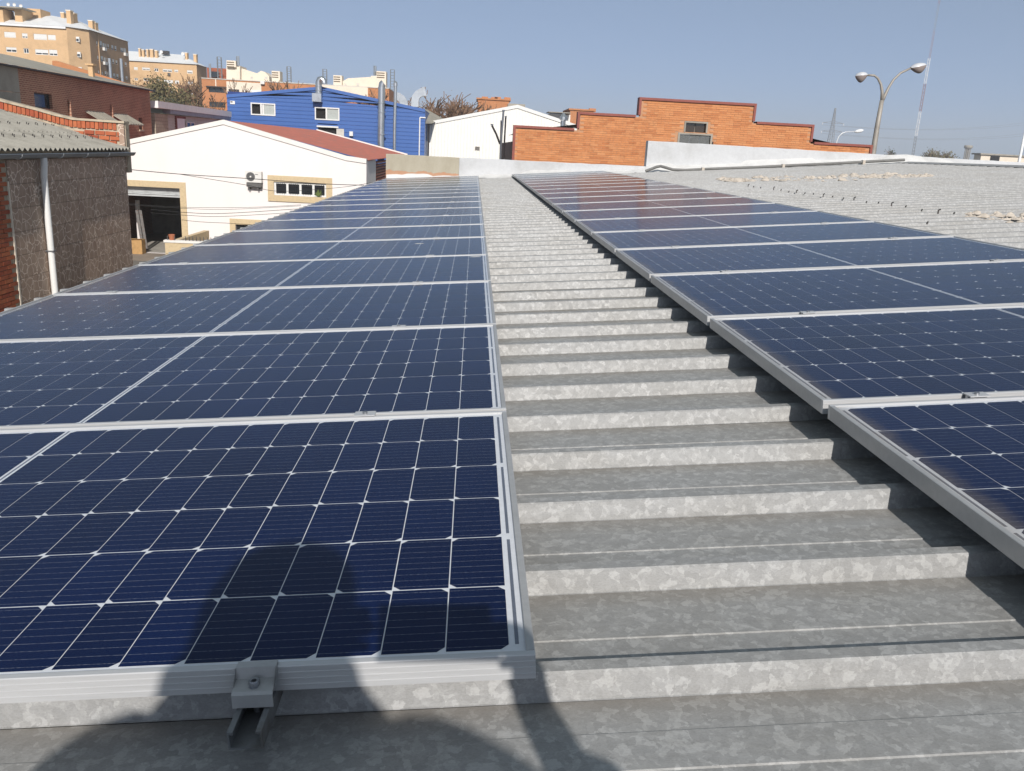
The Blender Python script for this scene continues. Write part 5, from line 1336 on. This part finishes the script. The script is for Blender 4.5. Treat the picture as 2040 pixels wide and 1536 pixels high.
# ------------------------------------------------------------------ radio mast, pylon, power lines, water tower
DR = 420.0; mb_ = at(1819, 309, DR); mt = at(1819, 300, DR)
ms = empty('radio_mast', (mb_.x, mb_.y, terr(mb_.x, mb_.y)), 'very tall red and white lattice radio mast in the distance', 'mast')
segs = [(terr(mb_.x, mb_.y), at(1824, 271, DR).z, 'mast_grey'), (at(1824, 271, DR).z, at(1833, 222, DR).z, 'mast_white'), (at(1833, 222, DR).z, at(1843, 167, DR).z, 'mast_red'), (at(1843, 167, DR).z, at(1851, 116, DR).z, 'mast_white'),
        (at(1851, 116, DR).z, at(1860, 60, DR).z, 'mast_red'), (at(1860, 60, DR).z, at(1868, 8, DR).z, 'mast_grey'), (at(1868, 8, DR).z, at(1874, -35, DR).z, 'mast_red')]
for k, (z0, z1, mm) in enumerate(segs):
    g = G(); hw = .62 if k < 4 else .42; rad = .12 if k < 4 else .05
    cs = [Vector((mb_.x+hw*math.cos(a), mb_.y+hw*math.sin(a), 0)) for a in (-1.57, .52, 2.62)]
    for c in cs: g.tube([c+Vector((0, 0, z0)), c+Vector((0, 0, z1))], rad, 4)
    n = max(3, int((z1-z0)/1.5))
    for i in range(n):
        za, zb = z0+(z1-z0)*i/n, z0+(z1-z0)*(i+1)/n
        for j in range(3):
            a, b = cs[j], cs[(j+1) % 3]
            if i % 2: a, b = b, a
            g.tube([a+Vector((0, 0, za)), b+Vector((0, 0, zb))], rad*.6, 3, False)
    g.build('mast_section', MAT[mm], ms)
DY = 650.0; pb = at(1652, 300, DY); ptz = at(1660, 215, DY).z
py_ = empty('power_pylon', (pb.x, pb.y, terr(pb.x, pb.y)), 'distant grey lattice power pylon above the lowest brick step', 'pylon')
z0 = terr(pb.x, pb.y); g = G(); H_ = ptz-z0
def half(f): return 2.6*(1-f)**1.2+.35
lv_ = [i/12 for i in range(13)]
for sx_ in (-1, 1):
    for sy_ in (-1, 1): g.tube([(pb.x+sx_*half(f), pb.y+sy_*half(f), z0+H_*f) for f in lv_], .22, 4)
for f0, f1 in zip(lv_, lv_[1:]):
    for sy_ in (-1, 1):
        g.tube([(pb.x-half(f0), pb.y+sy_*half(f0), z0+H_*f0), (pb.x+half(f1), pb.y+sy_*half(f1), z0+H_*f1)], .11, 3, False)
        g.tube([(pb.x+half(f0), pb.y+sy_*half(f0), z0+H_*f0), (pb.x-half(f1), pb.y+sy_*half(f1), z0+H_*f1)], .11, 3, False)
g.build('tower', MAT['mast_grey'], py_)
arms = []
for v in (245, 262):
    z = at(1656, v, DY).z; arms.append(z)
    for s_ in (-1, 1):
        g = G(); g.tube([(pb.x+s_*.9, pb.y, z+1.2), (pb.x+s_*8, pb.y, z)], .13, 4); g.tube([(pb.x+s_*.9, pb.y, z-.2), (pb.x+s_*8, pb.y, z)], .13, 4); g.build('cross_arm', MAT['mast_grey'], py_)
        g = G(); g.lathe((pb.x+s_*8, pb.y, z-1.6), [(.05, 0), (.4, .3), (.2, .5), (.4, .8), (.2, 1.0), (.4, 1.3), (.05, 1.6)], 6); g.build('insulator', MAT['mast_white'], py_)
for k, (z, s_, v1) in enumerate(((arms[0], -1, 238), (arms[0], 1, 231), (arms[1], -1, 261), (arms[1], 1, 254))):
    a = Vector((pb.x+s_*8, pb.y, z-1.6)); b = at(2120, v1, DY+150); pts_ = []
    for i in range(17):
        f = i/16; p = a.lerp(b, f); p.z -= 9*4*f*(1-f)*.7; pts_.append(p)
    g = G(); g.tube(pts_, .07, 4)
    tag(g.build('power_line', MAT['mast_grey']), '%s of the four faint power lines running right from the pylon' % ('third', 'topmost', 'lowest', 'second lowest')[k] if k != 0 else 'second from the top of the four faint power lines running right from the pylon', 'wire', 'power lines at the pylon')
DT = 520.0; p = at(1927, 305, DT); zt_ = at(1927, 289.5, DT).z; zm_ = at(1927, 295.5, DT).z
wt = empty('water_tower', (p.x, p.y, terr(p.x, p.y)), 'small round concrete water tower on the horizon at far right', 'water tower')
g = G(); g.lathe((p.x, p.y, 0), [(0.1, zt_), (2.2, zt_), (2.4, zt_-.4), (2.4, zm_+.4), (1.7, zm_-.3), (.1, zm_-.3)], 20); g.build('tank', MAT['concrete'], wt, smooth=True)
g = G()
for k in range(8):
    a = math.pi*2*k/8; g.tube([(p.x+1.5*math.cos(a), p.y+1.5*math.sin(a), terr(p.x, p.y)-1), (p.x+1.5*math.cos(a), p.y+1.5*math.sin(a), zm_-.2)], .22, 5)
    g.build('leg', MAT['concrete'], wt); g = G()
g.tube([(p.x, p.y, terr(p.x, p.y)-1), (p.x, p.y, zm_-.2)], .6, 8); g.build('shaft', MAT['concrete'], wt)
a, b = at(1955, 308, 210), at(2110, 322, 210)
fb_ = empty('flat_building', (a.x, a.y, terr(a.x, a.y)), 'low cream building on the horizon at the far right', 'building')
g = G(); g.box(a.x, b.x, a.y, a.y+3, terr(a.x, a.y)-1, a.z); g.build('wall', MAT['cream'], fb_)
g = G(); g.box(a.x-.5, b.x+.5, a.y-.5, a.y+3.5, a.z, a.z+.35); g.build('roof', MAT['concrete'], fb_)
g = G(); m0 = at(2006, 311, 205); g.box(m0.x-1, m0.x+1.2, a.y-.3, a.y-.1, m0.z-1.2, m0.z); g.build('loading_door', MAT['dark'], fb_)

# ------------------------------------------------------------------ trees
def tree(name, label, u, vt, D, spread, leaf=None, nleaf=0, seed=1, twig='twig', group='trees behind the workshops', lsize=.22, z_base=None, dens=1.0, up_=.75, wide=1.0):
    rr = random.Random(seed); b = at(u, 260, D); z0 = terr(b.x, b.y)-.2 if z_base is None else z_base; top = at(u, vt, D).z; H = top-z0
    root = empty(name, (b.x, b.y, z0), label, 'tree', group)
    trunk, fine = G(), G(); tips = []
    def grow(p, d, ln, r, lev):
        n = 3; pts_ = [p]; q = p.copy(); dd = d.copy()
        for i in range(n):
            dd = (dd+Vector((rr.uniform(-.22, .22), rr.uniform(-.22, .22), rr.uniform(-.05, .18)))).normalized(); q = q+dd*(ln/n); pts_.append(q.copy())
        rs = [max(.028, r*(1-.22*i)) for i in range(n+1)]
        (trunk if lev < 2 else fine).tube(pts_, rs, 6 if lev < 2 else 3, False)
        if lev >= 4: tips.append(q); return
        kids = {0: 6, 1: 5, 2: 5, 3: 4}[lev]
        kids = max(2, int(round(kids*dens)))
        for i in range(kids):
            f = rr.uniform(.35, 1.0); j = min(int(f*n), n-1); pp = pts_[j].lerp(pts_[j+1], f*n-j)
            an = rr.uniform(0, 6.28); tilt = rr.uniform(.35, 1.0)*spread
            side_ = Vector((math.cos(an), math.sin(an), 0)); nd = (dd*math.cos(tilt)+side_*math.sin(tilt)+Vector((0, 0, .12))).normalized()
            grow(pp, nd, ln*rr.uniform(.5, .72), r*.5, lev+1)
            if lev >= 2: tips.append(pp)
    grow(Vector((b.x, b.y, z0)), Vector((0, 0, 1)), H*up_*.62, max(.12, H*.018), 0)
    zmax = max(p.z for p in tips); k = (top-z0)/(zmax-z0)
    for G_ in (trunk, fine): G_.v = [(b.x+(x-b.x)*k**.5*wide, b.y+(y-b.y)*k**.5*wide, z0+(z-z0)*k) for x, y, z in G_.v]
    trunk.build('trunk', MAT['bark'], root); 
    if leaf:
        for i in range(nleaf):
            t_ = rr.choice(tips); p = Vector((b.x+(t_.x-b.x)*k**.5*wide, b.y+(t_.y-b.y)*k**.5*wide, z0+(t_.z-z0)*k))+Vector((rr.gauss(0, .45), rr.gauss(0, .45), rr.gauss(0, .4)))
            a_ = Vector((rr.uniform(-1, 1), rr.uniform(-1, 1), rr.uniform(-1, 1))).normalized(); c_ = a_.orthogonal().normalized(); s_ = lsize*rr.uniform(.6, 1.4)
            fine.cur = 1; fine.add([p-a_*s_, p+c_*s_*.55, p+a_*s_, p-c_*s_*.55], [(0, 1, 2, 3)])
    fine.build('crown', None, root, mats=[MAT[twig], MAT[leaf or 'leaf_dry']])
    return root
tree('tree', 'half bare tree with pale dry leaves beside the big apartment block', 277, 148, 118, .85, 'leaf_dry', 1100, 21, lsize=.13)
tree('tree', 'olive green leafy tree between the two apartment blocks', 318, 158, 108, .95, 'leaf_olive', 9000, 22, lsize=.15, wide=.9)
tree('tree', 'tall bare brown tree in front of the smaller apartment block', 370, 146, 112, .75, 'leaf_dry', 250, 23, dens=1.1, lsize=.1, wide=1.15)
tree('tree', 'low dark bushy tree at the foot of the smaller apartment block', 352, 196, 100, 1.0, 'leaf_dark', 5000, 24, lsize=.14)
tree('tree', 'bare russet tree in front of the orange terrace windows', 434, 186, 100, .9, 'leaf_dry', 500, 25, lsize=.1, wide=1.3)
tree('tree', 'slim bare tree against the cream terrace panel', 487, 160, 112, .7, None, 0, 26, dens=.8)
tree('tree', 'bare tree whose twigs show above the blue roof left of the ridge duct', 583, 160, 96, .9, None, 0, 27)
tree('tree', 'bare tree peeping over the blue roof beside the thin flue', 775, 176, 100, .8, 'leaf_dry', 200, 28, lsize=.1)
tree('tree', 'wide dense bare brown tree right of the blue workshop', 876, 177, 92, 1.0, 'leaf_dry', 300, 29, dens=1.2, lsize=.09, wide=1.35)
tree('tree', 'smaller bare brown tree right of the wide bare tree', 908, 197, 98, .9, 'leaf_dry', 150, 30, lsize=.09, wide=1.2)
tree('tree', 'small thin bare tree left of the distant orange house', 938, 199, 110, .7, None, 0, 31, dens=.9)
for i, (u, v, D_, lab) in enumerate(((1795, 299, 260, 'small dark bushy tree on the horizon left of the radio mast'), (1853, 297.5, 250, 'round olive tree on the horizon right of the radio mast'), (1872, 300, 255, 'low olive tree on the horizon left of the water tower'), (1898, 304, 300, 'tiny dark tree on the horizon just left of the water tower'))):
    b = at(u, v, D_); tree('tree', lab, u, v, D_, 1.15, 'leaf_olive' if i in (1, 2) else 'leaf_dark', 1600, 40+i, group='trees on the horizon', lsize=.3)

# ------------------------------------------------------------------ the person taking the picture, crouched behind the camera
def skin_obj(name, chains, mat, parent, sub=2):
    """chains: list of lists of ((x,y,z), r); a chain may begin at an existing point"""
    key = {}; vs = []; es = []; rs = []
    def vid(p, r):
        k = tuple(round(c, 4) for c in p)
        if k not in key: key[k] = len(vs); vs.append(p); rs.append(r)
        return key[k]
    for ch in chains:
        prev = None
        for p, r in ch:
            i = vid(p, r)
            if prev is not None and prev != i: es.append((prev, i))
            prev = i
    me = bpy.data.meshes.new(name); o = ORG[parent] if parent else Vector((0, 0, 0))
    me.from_pydata([tuple(Vector(p)-o) for p in vs], es, []); me.materials.append(mat)
    ob_ = link(name, me, None, parent)
    sk = ob_.modifiers.new('skin', 'SKIN'); sk.use_smooth_shade = True
    lay = me.skin_vertices[0] if me.skin_vertices else None
    if lay is None:
        bpy.context.view_layer.objects.active = ob_; bpy.ops.mesh.customdata_skin_add(); lay = me.skin_vertices[0]
    for i, r in enumerate(rs):
        lay.data[i].radius = (r, r) if not isinstance(r, tuple) else r
        lay.data[i].use_root = (i == 0)
    sd = ob_.modifiers.new('subd', 'SUBSURF'); sd.levels = sub; sd.render_levels = sub
    return ob_
person = empty('person', (-.20, -1.75, -.12), 'person in dark jacket and cap crouching on the metal roof, holding a phone', 'person')
m_skin = M('skin', (.50, .30, .21), .55, 0, .06, 6, 0); m_jack = M('dark_jacket', (.03, .035, .045), .85, 0, .2, 8, .1); m_trou = M('work_trousers', (.05, .05, .055), .9, 0, .2, 8, .1); m_hair = M('dark_hair', (.02, .014, .01), .7, 0, .2, 30, .2); m_shoe = M('boot_leather', (.035, .025, .02), .6, 0, .2, 10, .1)
pel = (-.20, -1.75, .20); ch_ = (-.20, -1.66, .56); nk = (-.21, -1.56, .82); hd = (-.212, -1.50, .925); ht = (-.212, -1.51, 1.03)
shR, elR, wrR = (.01, -1.61, .80), (.23, -1.40, .45), (.100, -1.075, .575); shL, elL, wrL = (-.40, -1.61, .80), (-.47, -1.33, .46), (-.19, -1.06, .585)
kR, kL, fR, fL = (-.02, -1.32, .02), (-.38, -1.32, .02), (-.06, -1.80, -.06), (-.34, -1.80, -.06)
def hand(w, side):               # palm, four fingers and a thumb closing on the end of the phone
    x, y, z = w; c = []
    palm = (x-side*.012, y+.055, z+.02)
    c.append([(w, .026), (palm, (.030, .018))])
    for i, ln in enumerate((.052, .060, .056, .044)):
        zz = palm[2]-.028+.018*i
        k0 = (palm[0]-side*.004, palm[1]+.026, zz); k1 = (k0[0]-side*.008, k0[1]+ln*.45, zz); k2 = (k1[0]-side*.022, k1[1]+ln*.18, zz); k3 = (k2[0]-side*.016, k2[1]-.004, zz)
        c.append([(palm, (.030, .018)), (k0, .0095), (k1, .0088), (k2, .0082), (k3, .0072)])
    t1 = (palm[0]-side*.020, palm[1]-.010, palm[2]+.020); t2 = (t1[0]-side*.022, t1[1]+.016, t1[2]+.008); t3 = (t2[0]-side*.018, t2[1]+.012, t2[2]-.002)
    c.append([(palm, (.030, .018)), (t1, .011), (t2, .0098), (t3, .0082)])
    return c
body = [[(pel, .13), (ch_, .135), (nk, .058), ((-.211, -1.50, .88), .070), (hd, .082), (ht, .060)], [(hd, .082), ((-.212, -1.405, .915), .014)],
        [(ch_, .135), (shR, .062), (elR, .042), (wrR, .027)], [(ch_, .135), (shL, .062), (elL, .042), (wrL, .027)],
        [(pel, .13), (kR, .065), (fR, .042), ((-.05, -1.93, -.08), .035)], [(pel, .13), (kL, .065), (fL, .042), ((-.35, -1.93, -.08), .035)]] + hand(wrR, 1) + hand(wrL, -1)
skin_obj('body', body, m_skin, person)
skin_obj('jacket', [[((-.20, -1.76, .14), .175), (pel, .18), (ch_, .20), ((-.208, -1.59, .80), .115)], [(ch_, .20), (shR, .105), (elR, .10), ((.125, -1.15, .55), .072)], [(ch_, .20), (shL, .105), (elL, .078), ((-.25, -1.12, .555), .055)]], m_jack, person)
skin_obj('trousers', [[((-.20, -1.76, .10), .16), (pel, .15), (kR, .085), ((-.055, -1.70, -.045), .062)], [(pel, .15), (kL, .085), ((-.345, -1.70, -.045), .062)]], m_trou, person)
for x in (-.05, -.35): skin_obj('boot', [[((x, -1.72, -.05), .045), ((x, -1.84, -.065), .050), ((x, -1.96, -.085), .036)]], m_shoe, person)
g = G(); n1, n2 = 8, 16
for i in range(n1+1):
    a = .5*math.pi*i/n1
    for k in range(n2): g.v.append((-.212+.112*math.cos(a)*math.cos(2*math.pi*k/n2), -1.515+.118*math.cos(a)*math.sin(2*math.pi*k/n2), .972+.108*math.sin(a)**.8))
for i in range(n1):
    for k in range(n2): g.f.append([i*n2+k, i*n2+(k+1) % n2, (i+1)*n2+(k+1) % n2, (i+1)*n2+k]); g.m.append(0)
g.hexa([(-.29, -1.42, .975), (-.135, -1.42, .975), (-.15, -1.33, .96), (-.275, -1.33, .96), (-.29, -1.42, .987), (-.135, -1.42, .987), (-.15, -1.33, .97), (-.275, -1.33, .97)])
g.build('cap', m_jack, person, smooth=True)
g = G(); g.lathe((-.212, -1.535, .80), [(.06, 0), (.098, .04), (.106, .10), (.110, .17)], 14); g.build('hair', m_hair, person, smooth=True)
g = G(); g.lathe((-.208, -1.60, .78), [(.26, -.10), (.225, -.03), (.175, .04), (.135, .10), (.125, .14), (.118, .145)], 18); g.build('collar', m_jack, person, smooth=True)
for sx_ in (-1, 1):
    g = G(); c_ = Vector((-.212+sx_*.032, -1.421, .935)); g.lathe(c_, [(.0, -.010), (.009, -.006), (.012, 0), (.009, .006), (0, .010)], 8); g.build('eye', MAT['white_frame'], person, smooth=True)
    g = G(); g.lathe((-.212+sx_*.088, -1.505, .91), [(.004, -.03), (.012, -.015), (.014, .01), (.006, .03)], 8); g.build('ear', m_skin, person, smooth=True)
g = G(); g.box(-.236, -.188, -1.428, -1.41, .862, .872); g.build('mouth', M('lips', (.35, .14, .11), .5), person)
pc = CW+rt*.062-up*.016-fw*.014
phone = empty('phone', pc, 'dark phone held up in both hands of the crouching person', 'phone')
def pbox(a, b, c, off, mat, nm):
    g = G(); o_ = pc+rt*off[0]+up*off[1]+fw*off[2]
    g.hexa([o_+rt*sx_*a+up*sz_*b+fw*sy_*c for sz_ in (-1, 1) for sx_, sy_ in ((-1, -1), (1, -1), (1, 1), (-1, 1))]); g.build(nm, mat, phone)
pbox(.079, .037, .0038, (0, 0, 0), MAT['black_metal'], 'phone_body'); pbox(.074, .034, .0003, (0, 0, -.0042), MAT['glass_dark'], 'screen')

# ------------------------------------------------------------------ bird droppings on the left row
for (u, v, ln, lab) in ((943.4, 511.5, .05, 'small white bird dropping on the fourth panel of the left row'), (833, 485.2, .04, 'small white bird dropping on the fifth panel of the left row')):
    d = T.transposed() @ ray(u, v); p = CAM_ROOF+d*((-.0026-CAM_ROOF.z)/d.z); g = G(); rr_ = random.Random(int(u)); n = 14
    vs = [T @ Vector((p.x, p.y, -.0005))]
    for k in range(n):
        a = 2*math.pi*k/n; r_ = ln*(.35+.3*rr_.random())*(1.9 if math.cos(a) > .8 else 1); vs.append(T @ Vector((p.x+r_*math.cos(a), p.y+r_*.6*math.sin(a), -.0027)))
    g.add(vs, [(0, 1+k, 1+(k+1) % n) for k in range(n)]); tag(g.build('bird_dropping', MAT['white_frame']), lab, 'bird dropping')

# ------------------------------------------------------------------ thin winter haze
hm = bpy.data.materials.new('haze'); hm.use_nodes = True; ht_ = hm.node_tree; ht_.nodes.clear()
ho = ht_.nodes.new('ShaderNodeOutputMaterial'); pv = ht_.nodes.new('ShaderNodeVolumePrincipled')
pv.inputs['Color'].default_value = (.90, .93, 1.0, 1); pv.inputs['Density'].default_value = .0006; pv.inputs['Anisotropy'].default_value = 0.0
ht_.links.new(pv.outputs[0], ho.inputs['Volume'])
g = G(); g.box(-920, 1200, -310, 2520, GZ-2, 95)
tag(g.build('haze', hm), kind='stuff')
